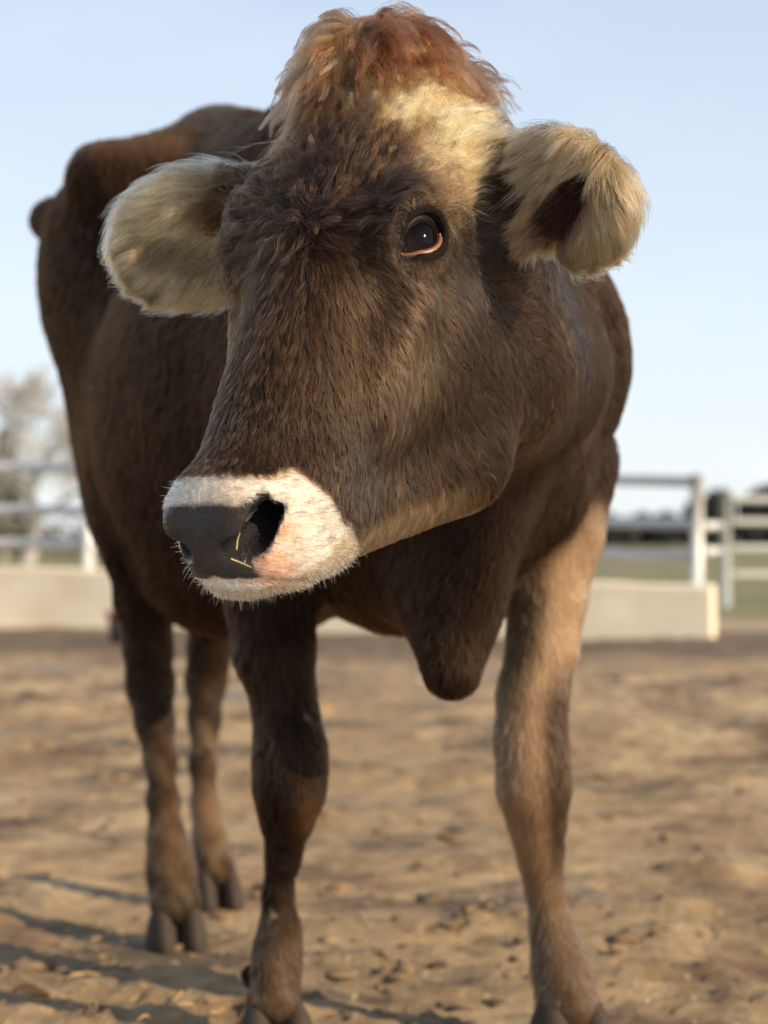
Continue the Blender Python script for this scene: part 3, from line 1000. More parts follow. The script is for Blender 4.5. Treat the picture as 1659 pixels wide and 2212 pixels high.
def tube(name, path, rad, mat, parent, seg=8, closed=False):
    path = np.array(path); n = len(path)
    rad = np.broadcast_to(np.asarray(rad, float), (n,))
    tg = np.roll(path, -1, 0) - np.roll(path, 1, 0)
    if not closed:
        tg[0] = path[1] - path[0]; tg[-1] = path[-1] - path[-2]
    tg = nrm(tg)
    ref = np.array([.3, .2, .93])
    vs, fs = [], []
    a = nrm(np.cross(tg[0], ref)); 
    for i in range(n):
        a = nrm(a - tg[i] * (a @ tg[i])); b = np.cross(tg[i], a)
        for j in range(seg):
            t = j / seg * 2 * math.pi
            vs.append(path[i] + rad[i] * (math.cos(t) * a + math.sin(t) * b))
    m = n if closed else n - 1
    for i in range(m):
        for j in range(seg):
            i2 = (i + 1) % n; j2 = (j + 1) % seg
            fs.append((i * seg + j, i2 * seg + j, i2 * seg + j2, i * seg + j2))
    if not closed:
        fs.append(tuple(range(seg))[::-1]); fs.append(tuple(range((n - 1) * seg, n * seg)))
    if mat is None:
        return vs, fs
    return mesh_obj(name, vs, fs, mat, parent)

for (ec, eo, ea, eb) in EYES:
    bm = bmesh.new(); bmesh.ops.create_uvsphere(bm, u_segments=40, v_segments=28, radius=1.0)
    R = np.stack([ea, eb, eo], 1)
    loc = np.array([v.co[:] for v in bm.verts])
    r_ = np.hypot(loc[:, 0], loc[:, 1]); r_[loc[:, 2] < 0] = 1
    rad = EYE_R * (1 + .05 * sstep(.62, .2, r_))            # the clear front bulges
    w = loc @ R.T * rad[:, None] + ec
    for v, c_ in zip(bm.verts, w): v.co = c_
    eye = bm_obj('eyeball', bm, em, None, True); own(eye)
    ir = np.tile(np.array([.004, .003, .003]), (len(loc), 1))
    ir = mix(ir, (.014, .008, .006), sstep(.40, .62, r_))
    ir = mix(ir, (.035, .012, .008), sstep(.74, .90, r_))
    ia = eye.data.attributes.new('iris', 'FLOAT_COLOR', 'POINT')
    ia.data.foreach_set('color', np.concatenate([ir, np.ones((len(ir), 1))], 1).astype(np.float32).ravel())
    def rim(th, A, B, rr, up=.001):
        v = ea * A * math.cos(th) + eb * (B * math.sin(th) + up)
        if math.cos(th) > .6: v = v + ea * .004 * (math.cos(th) - .6) / .4 - eb * .002 * (math.cos(th) - .6) / .4
        k = math.sqrt(max(rr * rr - v @ v, 1e-6))
        return ec + v + eo * k
    th = np.linspace(0, 2 * math.pi, 48, endpoint=False)
    lid = (tube('eyelid', [rim(t, .0244, .0184, EYE_R + .0018) for t in th], .0028 + .0030 * np.clip(np.sin(th), 0, 1) + .0008 * np.clip(np.cos(th), 0, 1), lm_, eye, 8, True))
    tp = np.linspace(math.radians(200), math.radians(372), 30)
    inner = [rim(t, .0216, .0156, EYE_R + .0008, .0005) for t in tp]
    lidr = (tube('lid_rim', inner, .0032 * np.sin(np.linspace(.25, math.pi - .2, 30)) ** .6, pm_, eye, 8))
    if not CLAY:
        n = 130
        tl_ = RNG.uniform(math.radians(15), math.radians(165), n)
        rt = np.array([rim(t, .0256, .0214, EYE_R + .003) for t in tl_])
        d0 = nrm(eo[None] * .9 + (rt - ec - eo * EYE_R) * 25 + eb * .25 + RNG.normal(0, .12, (n, 3)))
        Ln = RNG.uniform(.012, .022, n)
        pts = np.stack([rt + d0 * (Ln * s)[:, None] - eb * (Ln * .55 * s * s)[:, None] for s in np.linspace(0, 1, 6)], 1)
        make_hair('eyelashes', pts, .00022, np.tile(np.array([.012, .010, .009]), (n, 1)), eye)

# ------------------------------------------------------------------ bristles on the muzzle and the chin
if not CLAY:
    def d_wh(p):
        q = to_head(p)
        low = sstep(-.080, -.105, q[:, 2])
        return (q[:, 1] > .20) * sstep(.225, .25, q[:, 1]) * (.25 + low) * (1 - nostril_mask(p)) * (1 - .9 * planum_mask(q) * (1 - low))
    n = 420
    p0 = roots(TD_H, n, d_wh)
    v, g = GH.sample(p0)
    d0 = nrm(g + .5 * (-HU) + RNG.normal(0, .25, (n, 3)))
    Ln = RNG.uniform(.005, .011, n)
    pts = np.stack([p0 + d0 * (Ln * s)[:, None] + np.array([0, 0, -1.0]) * (Ln * .35 * s * s)[:, None] for s in np.linspace(0, 1, 5)], 1)
    dk = RNG.random(n) < .45
    make_hair('whiskers', pts, .00016, np.where(dk[:, None], np.array([.03, .025, .02]), np.array([.55, .47, .36])), cow)
    def d_fo(p):
        q = to_head(p)
        return white_mask(q, p) * (1 - planum_mask(q)) * (1 - nostril_mask(p))
    n = 700
    p0 = roots(TD_H, n, d_fo)
    v, g = GH.sample(p0)
    d0 = nrm(g * .5 + head_comb(p0, p0) + RNG.normal(0, .15, (n, 3)))
    Ln = RNG.uniform(.006, .011, n)
    pts = np.stack([p0 + g * .001 + d0 * (Ln * s)[:, None] for s in np.linspace(0, 1, 4)], 1)
    make_hair('bristles', pts, .00038, np.tile(np.array([.06, .045, .035]), (n, 1)), cow)
    # fringe on the chin
    def d_ch(p):
        q = to_head(p)
        return (q[:, 1] > .235) * sstep(-.003, -.010, q[:, 2] + .094 + .55 * np.abs(q[:, 0]))
    n = 5000
    p0 = roots(TD_H, n, d_ch)
    v, g = GH.sample(p0)
    d0 = nrm(g * .8 - HU * .5 + RNG.normal(0, .2, (n, 3)))
    Ln = RNG.uniform(.003, .0065, n)
    pts = np.stack([p0 + d0 * (Ln * s)[:, None] for s in np.linspace(0, 1, 4)], 1)
    make_hair('chin_hair', pts, .00030, np.tile(np.array([.30, .22, .13]), (n, 1)), cow, vary=.3)

# ------------------------------------------------------------------ hooves
hm_, hn_, hl_, hb_ = new_mat('hoof_horn')
hz = hn_.new('ShaderNodeTexNoise'); hz.inputs['Scale'].default_value = 26; hz.inputs['Detail'].default_value = 8
hr = hn_.new('ShaderNodeValToRGB')
hr.color_ramp.elements[0].color = (.010, .007, .005, 1); hr.color_ramp.elements[1].color = (.07, .046, .027, 1)
hl_.new(hz.outputs['Fac'], hr.inputs['Fac']); hl_.new(hr.outputs['Color'], hb_.inputs['Base Color'])
hb_.inputs['Roughness'].default_value = .85
FWD = np.array([.30, -.954, 0]); LAT = np.array([.954, .30, 0])
for pts_, wd in ((LEG_FR, .030), (LEG_FL, .032), (LEG_HR, .028), (LEG_HL, .027)):
    foot = pts_[-1].copy(); foot[2] = 0
    for s in (1, -1):
        bm = bmesh.new(); bmesh.ops.create_uvsphere(bm, u_segments=18, v_segments=12, radius=1.0)
        for v in bm.verts:
            x, y, z = v.co
            top = max(0.0, z)
            yy = y * .054 * (1 - .30 * top) - .010 * top
            xx = x * wd * (1 - .18 * top) * (1 - .28 * max(0, y))
            zz = z * .072 if z > 0 else max(z, -.12) * .04
            p = foot + LAT * (s * (wd * .93) + xx) + FWD * (yy + .018) + np.array([0, 0, zz + .004])
            v.co = p
        own(bm_obj('hoof', bm, hm_, None, True))

for pts_ in (LEG_FR, LEG_FL, LEG_HR, LEG_HL):
    f_ = pts_[-1].copy(); f_[2] = .105
    for s in (1, -1):
        a = f_ + LAT * s * .024 - FWD * .030
        own(tube('dewclaw', [a, a - FWD * .012 - np.array([0, 0, .006]), a - FWD * .018 - np.array([0, 0, .020])], [.014, .013, .005], hm_, None, 8))

# ------------------------------------------------------------------ straw caught in the nostril
stm, stn, stl, stb = new_mat('straw')
sz = stn.new('ShaderNodeTexNoise'); sz.inputs['Scale'].default_value = 30
srp = stn.new('ShaderNodeValToRGB')
srp.color_ramp.elements[0].color = (.30, .19, .07, 1); srp.color_ramp.elements[1].color = (.62, .44, .20, 1)
stl.new(sz.outputs['Fac'], srp.inputs['Fac']); stl.new(srp.outputs['Color'], stb.inputs['Base Color'])
stb.inputs['Roughness'].default_value = .55
A_ = Hd(.030, .319, -.076)
st1 = tube('straw', [A_ + np.array([-.007, -.002, .003]), A_ + np.array([.001, -.005, .000]), A_ + np.array([.010, -.004, -.004])], .0007, stm, None, 6)
tag(st1, 'curved straw lying across the lower rim of the nostril', 'straw', 'straws in the nostril')
B_ = Hd(.035, .311, -.058)
st2 = tube('straw', [B_ + np.array([-.001, .000, -.008]), B_ + np.array([.0, -.002, .0]), B_ + np.array([.002, -.002, .006])], .0006, stm, None, 6)
tag(st2, 'short upright straw sticking inside the nostril', 'straw', 'straws in the nostril')

# ------------------------------------------------------------------ ground
def axis_pts(lo, hi, step, far, ratio=1.22):
    a = list(np.arange(lo, hi + 1e-6, step))
    s = step
    while a[-1] < far:
        s *= ratio; a.append(a[-1] + s)
    return a
ys = np.array(axis_pts(1.6, 7.5, .024, 1600, 1.09))
xr = axis_pts(0, 2.2, .026, 900, 1.25)
xs = np.array([-x for x in xr[:0:-1]] + xr)
GX, GY = np.meshgrid(xs, ys)
gp = np.stack([GX.ravel(), GY.ravel(), np.zeros(GX.size)], 1)
yard = 1 - sstep(14, 18, gp[:, 1])
def ground_z(gp, yard=None):
    if yard is None: yard = 1 - sstep(14, 18, gp[:, 1])
    a = fnoise(gp, .55, 61, 2); b = fnoise(gp, 2.6, 62, 3); c = fnoise(gp, 9, 63, 3)
    z = .014 * a + .016 * b * np.abs(b) + .016 * np.maximum(c, -.15) * (0.30 + np.clip(a + b, 0, 1)) + .006 * fnoise(gp, 24, 64, 2)
    feet = np.ones(len(gp))
    for pp in (LEG_FR, LEG_FL, LEG_HR, LEG_HL):
        feet = np.minimum(feet, .15 + .85 * sstep(.06, .22, np.hypot(gp[:, 0] - pp[-1][0], gp[:, 1] - pp[-1][1])))
    return (z - .004) * yard * feet
gp[:, 2] = ground_z(gp, yard)
nx, ny = len(xs), len(ys)
I = np.arange(nx * ny).reshape(ny, nx)
gf = np.stack([I[:-1, :-1], I[:-1, 1:], I[1:, 1:], I[1:, :-1]], -1).reshape(-1, 4)
gm, gn, gl, gb_ = new_mat('trampled_earth')
gtc = gn.new('ShaderNodeTexCoord')
def noise(scale, det=6, rough=.6, sc=None):
    n = gn.new('ShaderNodeTexNoise'); n.inputs['Scale'].default_value = scale; n.inputs['Detail'].default_value = det
    n.inputs['Roughness'].default_value = rough
    if sc:
        m = gn.new('ShaderNodeMapping'); m.inputs['Scale'].default_value = sc
        gl.new(gtc.outputs['Object'], m.inputs['Vector']); gl.new(m.outputs['Vector'], n.inputs['Vector'])
    else:
        gl.new(gtc.outputs['Object'], n.inputs['Vector'])
    return n
def ramp(src, stops):
    r = gn.new('ShaderNodeValToRGB')
    e = r.color_ramp.elements
    e[0].position, e[0].color = stops[0][0], stops[0][1] + (1,)
    e[1].position, e[1].color = stops[-1][0], stops[-1][1] + (1,)
    for pos, col in stops[1:-1]:
        x = e.new(pos); x.color = col + (1,)
    gl.new(src, r.inputs['Fac'])
    return r.outputs['Color']
def mixc(a, b, f):
    m = gn.new('ShaderNodeMix'); m.data_type = 'RGBA'
    gl.new(a, m.inputs['A']); gl.new(b, m.inputs['B']); gl.new(f, m.inputs['Factor'])
    return m.outputs['Result']
base = ramp(noise(2.2, 9, .68).outputs['Fac'], [(.30, (.095, .054, .024)), (.42, (.27, .170, .080)), (.54, (.43, .292, .145)), (.70, (.56, .42, .235))])
dark = ramp(noise(1.7, 9, .68, (1, 1.3, 1)).outputs['Fac'], [(.49, (0, 0, 0)), (.61, (.95, .95, .95))])
dcol = ramp(noise(14, 4).outputs['Fac'], [(.3, (.055, .036, .020)), (.7, (.14, .092, .050))])
c1 = mixc(base, dcol, dark)
grey = ramp(noise(.8, 6, .6, (1, 1, 1)).outputs['Fac'], [(.56, (0, 0, 0)), (.66, (.75, .75, .75))])
gcol = ramp(noise(25, 5).outputs['Fac'], [(.3, (.16, .135, .10)), (.7, (.30, .26, .20))])
c2 = mixc(c1, gcol, grey)
fleck = ramp(noise(55, 2, .5, (1, .35, 1)).outputs['Fac'], [(.66, (0, 0, 0)), (.72, (.8, .8, .8))])
fcol = gn.new('ShaderNodeRGB'); fcol.outputs[0].default_value = (.48, .36, .19, 1)
c3 = mixc(c2, fcol.outputs[0], fleck)
wetc = ramp(noise(6, 5).outputs['Fac'], [(.3, (.07, .045, .024)), (.7, (.15, .10, .055))])
sx = gn.new('ShaderNodeSeparateXYZ'); gl.new(gtc.outputs['Object'], sx.inputs[0])
def band(lo, hi):
    m = gn.new('ShaderNodeMapRange'); m.interpolation_type = 'SMOOTHSTEP'
    m.inputs['From Min'].default_value = lo; m.inputs['From Max'].default_value = hi
    ad = gn.new('ShaderNodeMath'); ad.operation = 'MULTIPLY_ADD'; ad.inputs[1].default_value = 2.2; 
    nn_ = noise(.6, 3); gl.new(nn_.outputs['Fac'], ad.inputs[0]); gl.new(sx.outputs['Y'], ad.inputs[2])
    gl.new(ad.outputs[0], m.inputs['Value'])
    return m.outputs['Result']
sand = ramp(noise(3, 5).outputs['Fac'], [(.35, (.30, .21, .12)), (.65, (.42, .31, .19))])
wb0 = band(11.2, 13.0)
wbm = gn.new('ShaderNodeMath'); wbm.operation = 'MULTIPLY'; wbm.inputs[1].default_value = .85
gl.new(wb0, wbm.inputs[0])
c3 = mixc(c3, wetc, wbm.outputs[0])
c4 = mixc(c3, sand, band(15.4, 16.0))
grass = ramp(noise(1.2, 6).outputs['Fac'], [(.35, (.10, .105, .035)), (.5, (.19, .17, .065)), (.65, (.26, .22, .11))])
c5 = mixc(c4, grass, band(17.0, 18.2))
gl.new(c5, gb_.inputs['Base Color'])
gb_.inputs['Roughness'].default_value = .92
gbump = gn.new('ShaderNodeBump'); gbump.inputs['Distance'].default_value = .02; gbump.inputs['Strength'].default_value = .9
gl.new(noise(22, 8, .7).outputs['Fac'], gbump.inputs['Height']); gl.new(gbump.outputs['Normal'], gb_.inputs['Normal'])
ground = tag(mesh_obj('ground', gp, gf, gm), kind='structure')

# loose clods and straw: nobody could count them
def scatter_xy(n):
    d = 1 / RNG.uniform(1 / 13.0, 1 / 2.35, n)
    x = RNG.uniform(-.26, .26, n) * d * 1.35
    p = np.stack([x, d, np.zeros(n)], 1)
    p[:, 2] = ground_z(p)
    return p
cm_, cn_, cl_, cb_ = new_mat('clod_earth')
cz = cn_.new('ShaderNodeTexNoise'); cz.inputs['Scale'].default_value = 9
ctc = cn_.new('ShaderNodeTexCoord'); cl_.new(ctc.outputs['Object'], cz.inputs['Vector'])
cr_ = cn_.new('ShaderNodeValToRGB')
cr_.color_ramp.elements[0].position = .35; cr_.color_ramp.elements[0].color = (.075, .046, .022, 1)
cr_.color_ramp.elements[1].position = .68; cr_.color_ramp.elements[1].color = (.30, .20, .10, 1)
cl_.new(cz.outputs['Fac'], cr_.inputs['Fac']); cl_.new(cr_.outputs['Color'], cb_.inputs['Base Color'])
cb_.inputs['Roughness'].default_value = .95
bm = bmesh.new(); bmesh.ops.create_icosphere(bm, subdivisions=2, radius=1.0)
iv = np.array([v.co[:] for v in bm.verts]); ifc = np.array([[v.index for v in f.verts] for f in bm.faces]); bm.free()
n = 1700
pc = scatter_xy(n)
keep = fnoise(pc, .9, 71, 2) + RNG.normal(0, .35, n) > .0
pc = pc[keep]; n = len(pc)
sz_ = np.clip(RNG.lognormal(math.log(.0075), .5, n), .003, .028)
VS = np.empty((n, len(iv), 3))
for i in range(n):
    k = nrm(RNG.normal(size=(3, 3)))
    dsp = 1 + .28 * np.sin(iv @ k[0] * 4 + i) + .24 * np.sin(iv @ k[1] * 7 + 2 * i)
    VS[i] = iv * dsp[:, None] * (np.array([1.1, 1.1, .42]) * RNG.uniform(.7, 1.3, 3)) * sz_[i] + pc[i] + np.array([0, 0, sz_[i] * .12])
FS = (ifc[None] + (np.arange(n) * len(iv))[:, None, None]).reshape(-1, 3)
clods = tag(mesh_obj('dirt_clods', VS.reshape(-1, 3), FS, cm_), 'loose brown clods of earth scattered over the yard', 'clods', kind='stuff')

n = 1900
pc = scatter_xy(n)
keep = fnoise(pc, 1.3, 72, 2) + RNG.normal(0, .3, n) > .05
pc = pc[keep]; n = len(pc)
vs = []; fs = []
for i in range(n):
    L_ = RNG.uniform(.012, .042); w_ = RNG.uniform(.0008, .0020)
    a = RNG.uniform(0, 6.283); t = RNG.normal(0, .10)
    d = np.array([math.cos(a), math.sin(a), t]); sd = np.array([-math.sin(a), math.cos(a), 0])
    m0 = pc[i] + np.array([0, 0, .007])
    bend = np.array([0, 0, RNG.uniform(-.004, .006)]) + sd * RNG.normal(0, .006)
    b0 = len(vs)
    for kk, o_ in ((-1, 0), (0, 1), (1, 0)):
        c = m0 + d * L_ * .5 * kk + bend * o_
        vs += [c + sd * w_, c - sd * w_, c + np.array([0, 0, w_ * 1.4])]
    for kk in (0, 1):
        for j in range(3):
            j2 = (j + 1) % 3
            fs.append((b0 + kk * 3 + j, b0 + kk * 3 + 3 + j, b0 + kk * 3 + 3 + j2, b0 + kk * 3 + j2))
straws = tag(mesh_obj('straw_litter', vs, fs, stm), 'pale straw litter trodden into the yard', 'straw', kind='stuff')

# orange leaf near the lower left corner
lfm, lfn, lfl, lfb = new_mat('dry_leaf')
lfb.inputs['Base Color'].default_value = (.50, .20, .06, 1); lfb.inputs['Roughness'].default_value = .6
lv, lf = [], []
c0 = P(66, 2176, 2.745); c0[2] = float(ground_z(c0[None])[0]) + .012
NL = 9
for i in range(NL):
    t = i / (NL - 1); wdt = .016 * math.sin(math.pi * min(1, t * .96 + .02)) ** .7
    for j in (-1, 0, 1):
        lv.append(c0 + np.array([(t - .5) * .055, j * wdt, .006 * abs(j) + .006 * math.sin(t * 5)]))
for i in range(NL - 1):
    for j in (0, 1):
        lf.append((i * 3 + j, i * 3 + 3 + j, i * 3 + 4 + j, i * 3 + 1 + j))
leaf = mesh_obj('dry_leaf', lv, lf, lfm)
so = leaf.modifiers.new('thickness', 'SOLIDIFY'); so.thickness = .0012
tag(leaf, 'small curled orange leaf on the earth near the front hoof', 'leaf')

# ------------------------------------------------------------------ low concrete wall and pipe fence
wm, wn_, wl_, wb = new_mat('rough_concrete')
wz = wn_.new('ShaderNodeTexNoise'); wz.inputs['Scale'].default_value = 2.4; wz.inputs['Detail'].default_value = 8
wtc = wn_.new('ShaderNodeTexCoord'); wl_.new(wtc.outputs['Object'], wz.inputs['Vector'])
wr = wn_.new('ShaderNodeValToRGB')
wr.color_ramp.elements[0].position = .3; wr.color_ramp.elements[0].color = (.70, .59, .41, 1)
wr.color_ramp.elements[1].position = .7; wr.color_ramp.elements[1].color = (.84, .75, .57, 1)
wl_.new(wz.outputs['Fac'], wr.inputs['Fac']); wl_.new(wr.outputs['Color'], wb.inputs['Base Color'])
wb.inputs['Roughness'].default_value = .9
wbu = wn_.new('ShaderNodeBump'); wbu.inputs['Distance'].default_value = .01; wl_.new(wz.outputs['Fac'], wbu.inputs['Height'])
wl_.new(wbu.outputs['Normal'], wb.inputs['Normal'])
WL = np.array([-4.2, 15.55, 0]); WR = np.array([2.33, 13.1, 0])
wd_ = nrm(WR - WL); wnm = np.array([-wd_[1], wd_[0], 0])
N = 28
wv, wf = [], []
for i in range(N + 1):
    c = WL + (WR - WL) * i / N
    top = np.interp(c[0], [-3.0, 2.33], [.485, .385]) + .006 * math.sin(i * 2.1) + .004 * math.sin(i * 5.3)
    prof = [(-.11, -.06), (-.105, top - .02), (-.085, top), (.085, top), (.105, top - .02), (.11, -.06)]
    for o_, z_ in prof:
        wv.append(c + wnm * o_ + np.array([0, 0, z_]))
for i in range(N):
    for j in range(5):
        a = i * 6 + j
        wf.append((a, a + 6, a + 7, a + 1))
wf.append((0, 1, 2, 3, 4, 5)); wf.append(tuple(range(N * 6 + 5, N * 6 - 1, -1)))
wall = mesh_obj('concrete_wall', wv, wf, wm, None, False)
tag(wall, 'low weathered concrete wall carrying the pale pipe fence behind the cow', 'wall')

fm, fn, fl_, fb = new_mat('galvanised_pipe')
fz = fn.new('ShaderNodeTexNoise'); fz.inputs['Scale'].default_value = 6; fz.inputs['Detail'].default_value = 6
fr_ = fn.new('ShaderNodeValToRGB')
fr_.color_ramp.elements[0].position = .35; fr_.color_ramp.elements[0].color = (.55, .55, .51, 1)
fr_.color_ramp.elements[1].position = .65; fr_.color_ramp.elements[1].color = (.78, .78, .72, 1)
fl_.new(fz.outputs['Fac'], fr_.inputs['Fac']); fl_.new(fr_.outputs['Color'], fb.inputs['Base Color'])
fb.inputs['Roughness'].default_value = .5; fb.inputs['Metallic'].default_value = .15
fence = empty('pipe_fence', tuple(WL + (WR - WL) * .5))
tag(fence, 'pale grey pipe fence of three rails standing on the low concrete wall', 'fence')
def fpart(name, path, rad, parent):
    o = tube(name, path, rad, fm if parent is fence else GATEM, None, 12)
    o.parent = parent
    o.matrix_parent_inverse = Matrix.Translation(-Vector(parent.location))
    return o
FEND = WR + (WL - WR) * ((WR[0] - P(1505, 0, 13.15)[0]) / (WR[0] - WL[0]))
def wall_at(x):
    t = (x - WL[0]) / (WR[0] - WL[0])
    return WL + (WR - WL) * t
posts_x = [-4.1, (186 - 829.5) * 14.75 / FPX, -.15, FEND[0]]
def rail_z(x, zl, zr): return np.interp(x, [-2.6, 2.1], [zl, zr]) + (0 if -2.6 <= x <= 2.1 else (x + 2.6) * (zr - zl) / 4.7 if x < -2.6 else 0)
for x in posts_x:
    c = wall_at(x)
    wt = np.interp(x, [-3.0, 2.33], [.485, .385])
    fpart('post', [c + np.array([0, 0, wt - .03]), c + np.array([0, 0, rail_z(x, 1.33, 1.165)])], .046, fence)
for zl, zr in ((1.28, 1.115), (.94, .815), (.67, .585)):
    for i in range(len(posts_x) - 1):
        a, b = wall_at(posts_x[i]), wall_at(posts_x[i + 1])
        off = -wnm * .0
        u = nrm(b - a) * .047
        fpart('rail', [a + u + np.array([0, 0, rail_z(a[0], zl, zr)]), b - u + np.array([0, 0, rail_z(b[0], zl, zr)])], .040, fence)
# pipe gate further back on the right
GATEM = bpy.data.materials.new('dull_pipe'); GATEM.use_nodes = True
GATEM.node_tree.nodes['Principled BSDF'].inputs['Base Color'].default_value = (.36, .38, .35, 1)
GATEM.node_tree.nodes['Principled BSDF'].inputs['Roughness'].default_value = .7
gate = empty('pipe_gate', tuple(P(1567, 1307, 20)))
tag(gate, 'thin grey pipe gate set back on the grass right of the concrete wall', 'gate')
g0 = P(1567, 0, 19.5); g1 = P(1900, 0, 20.5)
for c in (g0, g1):
    fpart('post', [np.array([c[0], c[1], -.05]), np.array([c[0], c[1], 1.24])], .055, gate)
for z_ in (.34, .62, .90, 1.14):
    u = nrm(g1 - g0) * .08; u[2] = 0
    fpart('rail', [np.array([g0[0], g0[1], z_]) + u, np.array([g1[0], g1[1], z_]) - u], .038, gate)
for z_ in (.62, .80):
    a = np.array([FEND[0] + .05, FEND[1], z_])
    fpart('stub', [a, a + np.array([.14, .05, 0])], .032, fence)

# dark bucket with a red rim by the wall
bk = empty('feed_bucket', tuple(P(262, 1392, 12.6)))
bkc = P(262, 1392, 12.6); bkc[2] = 0
kbm, kbn, kbl, kbb = new_mat('black_rubber'); kbb.inputs['Base Color'].default_value = (.03, .026, .022, 1); kbb.inputs['Roughness'].default_value = .7
krm, krn, krl, krb = new_mat('red_plastic'); krb.inputs['Base Color'].default_value = (.45, .06, .04, 1); krb.inputs['Roughness'].default_value = .5
vs, fs = [], []
ringp = [(.075, .0), (.085, .10), (.095, .20), (.088, .20), (.07, .02)]
for rr, zz in ringp:
    for j in range(20):
        t = j / 20 * 6.28318
        vs.append(bkc + np.array([rr * math.cos(t), rr * math.sin(t), zz]))
for i in range(4):
    for j in range(20):
        fs.append((i * 20 + j, i * 20 + (j + 1) % 20, i * 20 + 20 + (j + 1) % 20, i * 20 + 20 + j))
fs.append(tuple(range(19, -1, -1))); fs.append(tuple(range(80, 100)))
o = mesh_obj('tub', vs, fs, kbm); o.parent = bk; o.matrix_parent_inverse = Matrix.Translation(-Vector(bk.location))
o = tube('rim', [bkc + np.array([.095 * math.cos(t), .095 * math.sin(t), .205]) for t in np.linspace(0, 6.2832, 24, endpoint=False)], .017, krm, None, 8, True)
o.parent = bk; o.matrix_parent_inverse = Matrix.Translation(-Vector(bk.location))
tag(bk, 'small dark bucket with red rim at the foot of the concrete wall', 'bucket')

# ------------------------------------------------------------------ trees beyond the fence
def bark_mat(name, c0, c1):
    m, n, l, b = new_mat(name)
    z = n.new('ShaderNodeTexNoise'); z.inputs['Scale'].default_value = 3
    r = n.new('ShaderNodeValToRGB'); r.color_ramp.elements[0].color = c0 + (1,); r.color_ramp.elements[1].color = c1 + (1,)
    l.new(z.outputs['Fac'], r.inputs['Fac']); l.new(r.outputs['Color'], b.inputs['Base Color']); b.inputs['Roughness'].default_value = .9
    return m
BARK = bark_mat('pale_bark', (.30, .28, .25), (.52, .50, .46))
TWIG = bark_mat('pale_twigs', (.36, .34, .31), (.58, .56, .52))
def bare_tree(base, height, width, label, seed):
    g = np.random.default_rng(seed)
    root = empty('bare_tree', tuple(base))
    tag(root, label, 'tree', 'bare trees beyond the fence')
    tv, tf, cv, cf = [], [], [], []
    def add(dst, path, rads, seg):
        v, f = tube('', path, rads, None, None, seg)
        o_ = len(dst[0]); dst[0].extend(v); dst[1].extend(tuple(i + o_ for i in q) for q in f)
    def branch(p, d, L, r, lev):
        n_ = 4
        path = [p]
        for i in range(n_):
            d = nrm(d + g.normal(0, .14, 3) + np.array([0, 0, .05]))
            path.append(path[-1] + d * L / n_)
        rads = np.maximum(np.linspace(r, r * .55, n_ + 1), .016)
        add((tv, tf) if lev < 2 else (cv, cf), path, rads, 6 if lev < 2 else 3)
        if lev >= 5: return
        for _ in range(4 if lev < 4 else 5):
            k = g.integers(2, n_ + 1)
            nd = nrm(d * .75 + nrm(g.normal(size=3)) * .75 * np.array([width, width, .8]))
            branch(path[k], nd, L * g.uniform(.58, .80), r * .55, lev + 1)
    branch(np.array(base), np.array([0, 0, 1.0]), height * .30, height * .022, 0)
    for nm, a, b, m in (('trunk', tv, tf, BARK), ('crown', cv, cf, TWIG)):
        o = mesh_obj(nm, a, b, m)
        o.parent = root; o.matrix_parent_inverse = Matrix.Translation(-Vector(base))
    return root
b1 = P(60, 0, 55); b1[2] = 0
bare_tree(b1, 10.0, 1.0, 'large pale leafless tree left of the cow beyond the fence', 3)
b2 = P(-90, 0, 60); b2[2] = 0
bare_tree(b2, 9.4, 1.0, 'pale leafless tree cut by the left edge of the photo', 8)

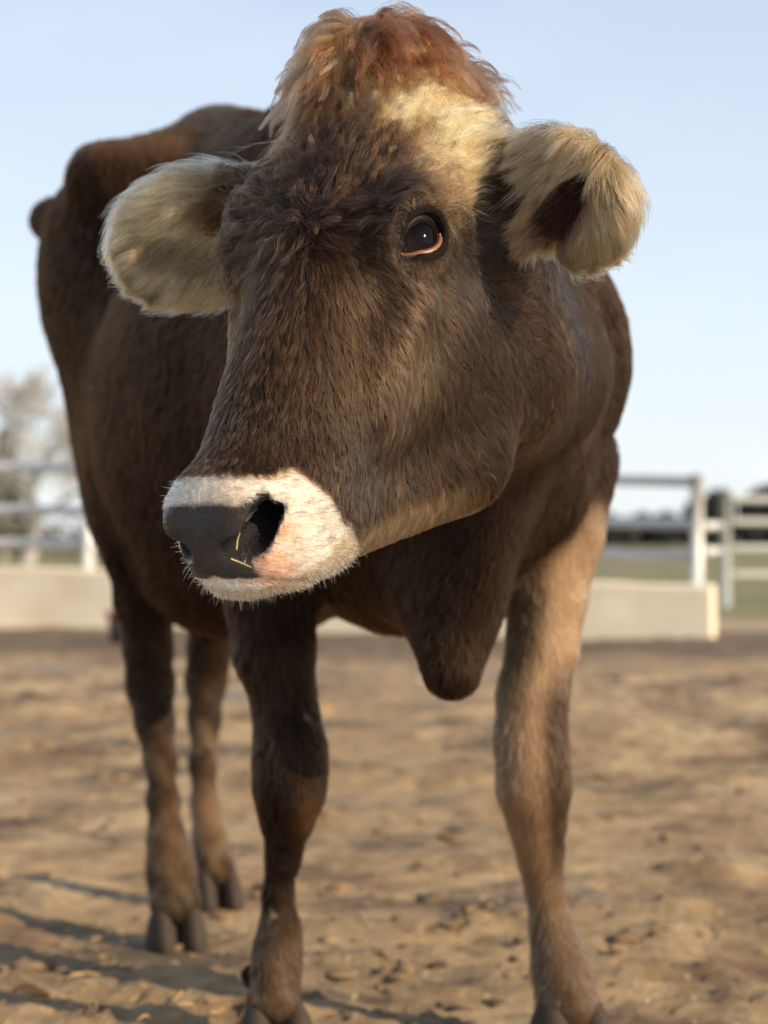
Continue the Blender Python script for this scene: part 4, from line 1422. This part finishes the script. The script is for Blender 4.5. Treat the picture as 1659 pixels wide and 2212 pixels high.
def leaf_mass(name, centres, radii, n_each, size, mat, seed, parent=None, flat=1.0):
    """many small leaf cards through the volume of the given lobes"""
    g = np.random.default_rng(seed)
    vs = []
    for c, r_ in zip(centres, radii):
        u = nrm(g.normal(size=(n_each, 3))) * (g.random((n_each, 1)) ** .45)
        p = np.array(c) + u * np.array(r_)
        a = nrm(g.normal(size=(n_each, 3))); b = nrm(np.cross(a, g.normal(size=(n_each, 3))))
        s_ = size * g.uniform(.6, 1.4, (n_each, 1))
        vs.append(np.stack([p - a * s_, p + b * s_ * .6, p + a * s_, p - b * s_ * .6], 1))
    vs = np.concatenate(vs).reshape(-1, 3)
    fs = np.arange(len(vs)).reshape(-1, 4)
    return mesh_obj(name, vs, fs, mat, parent, False)
def leaf_mat(name, c0, c1):
    return bark_mat(name, c0, c1)
OLIVE = leaf_mat('olive_foliage', (.055, .055, .022), (.12, .105, .045))
DARKW = leaf_mat('dark_needles', (.020, .024, .022), (.045, .050, .045))
HEDGE = leaf_mat('dead_hedge_leaves', (.10, .075, .05), (.20, .16, .10))
sh = empty('olive_conifer', tuple(P(20, 0, 72) * np.array([1, 1, 0])))
sc0 = P(10, 0, 72); sc0[2] = 0
o = tube('trunk', [sc0, sc0 + np.array([0, 0, 2.2]), sc0 + np.array([.05, 0, 4.4])], [.16, .11, .03], BARK, None, 8)
o.parent = sh; o.matrix_parent_inverse = Matrix.Translation(-Vector(sh.location))
cs, rs = [], []
for i in range(9):
    t = i / 8
    for j in range(4):
        a = j * 1.57 + i * .7
        cs.append(sc0 + np.array([math.cos(a) * .75 * (1 - t), math.sin(a) * .75 * (1 - t), .7 + 4.0 * t])); rs.append((.55 - .3 * t, .55 - .3 * t, .45))
o = leaf_mass('crown', cs, rs, 160, .10, OLIVE, 5)
o.parent = sh; o.matrix_parent_inverse = Matrix.Translation(-Vector(sh.location))
tag(sh, 'dark olive conifer behind the pale leafless tree on the left', 'tree')
cs, rs = [], []
for x in np.arange(-26, 4, .8):
    cs.append(np.array([x, 82 + .6 * math.sin(x), .75])); rs.append((.8, .8, .85 + .35 * math.sin(x * 1.7)))
tag(leaf_mass('hedge', cs, rs, 260, .10, HEDGE, 6), 'brown leafless hedge running behind the fence', 'hedge', kind='stuff')
cs, rs = [], []
g7 = np.random.default_rng(17)
for x in np.arange(24, 130, 1.5):
    hgt = np.interp(x, [24, 43, 48, 52, 58, 130], [4.5, 5.0, 6.0, 8.6, 9.2, 12]) * g7.uniform(.88, 1.1)
    y = 290 + g7.uniform(-6, 14)
    cs += [np.array([x, y, hgt * .30]), np.array([x, y, hgt * .68])]
    rs += [(2.2, 2.2, hgt * .36), (1.6, 1.6, hgt * .34)]
tag(leaf_mass('far_wood', cs, rs, 520, .55, DARKW, 9), 'dark far wood along the horizon on the right', 'wood', kind='stuff')
print('done', round(time.time() - T0, 1))
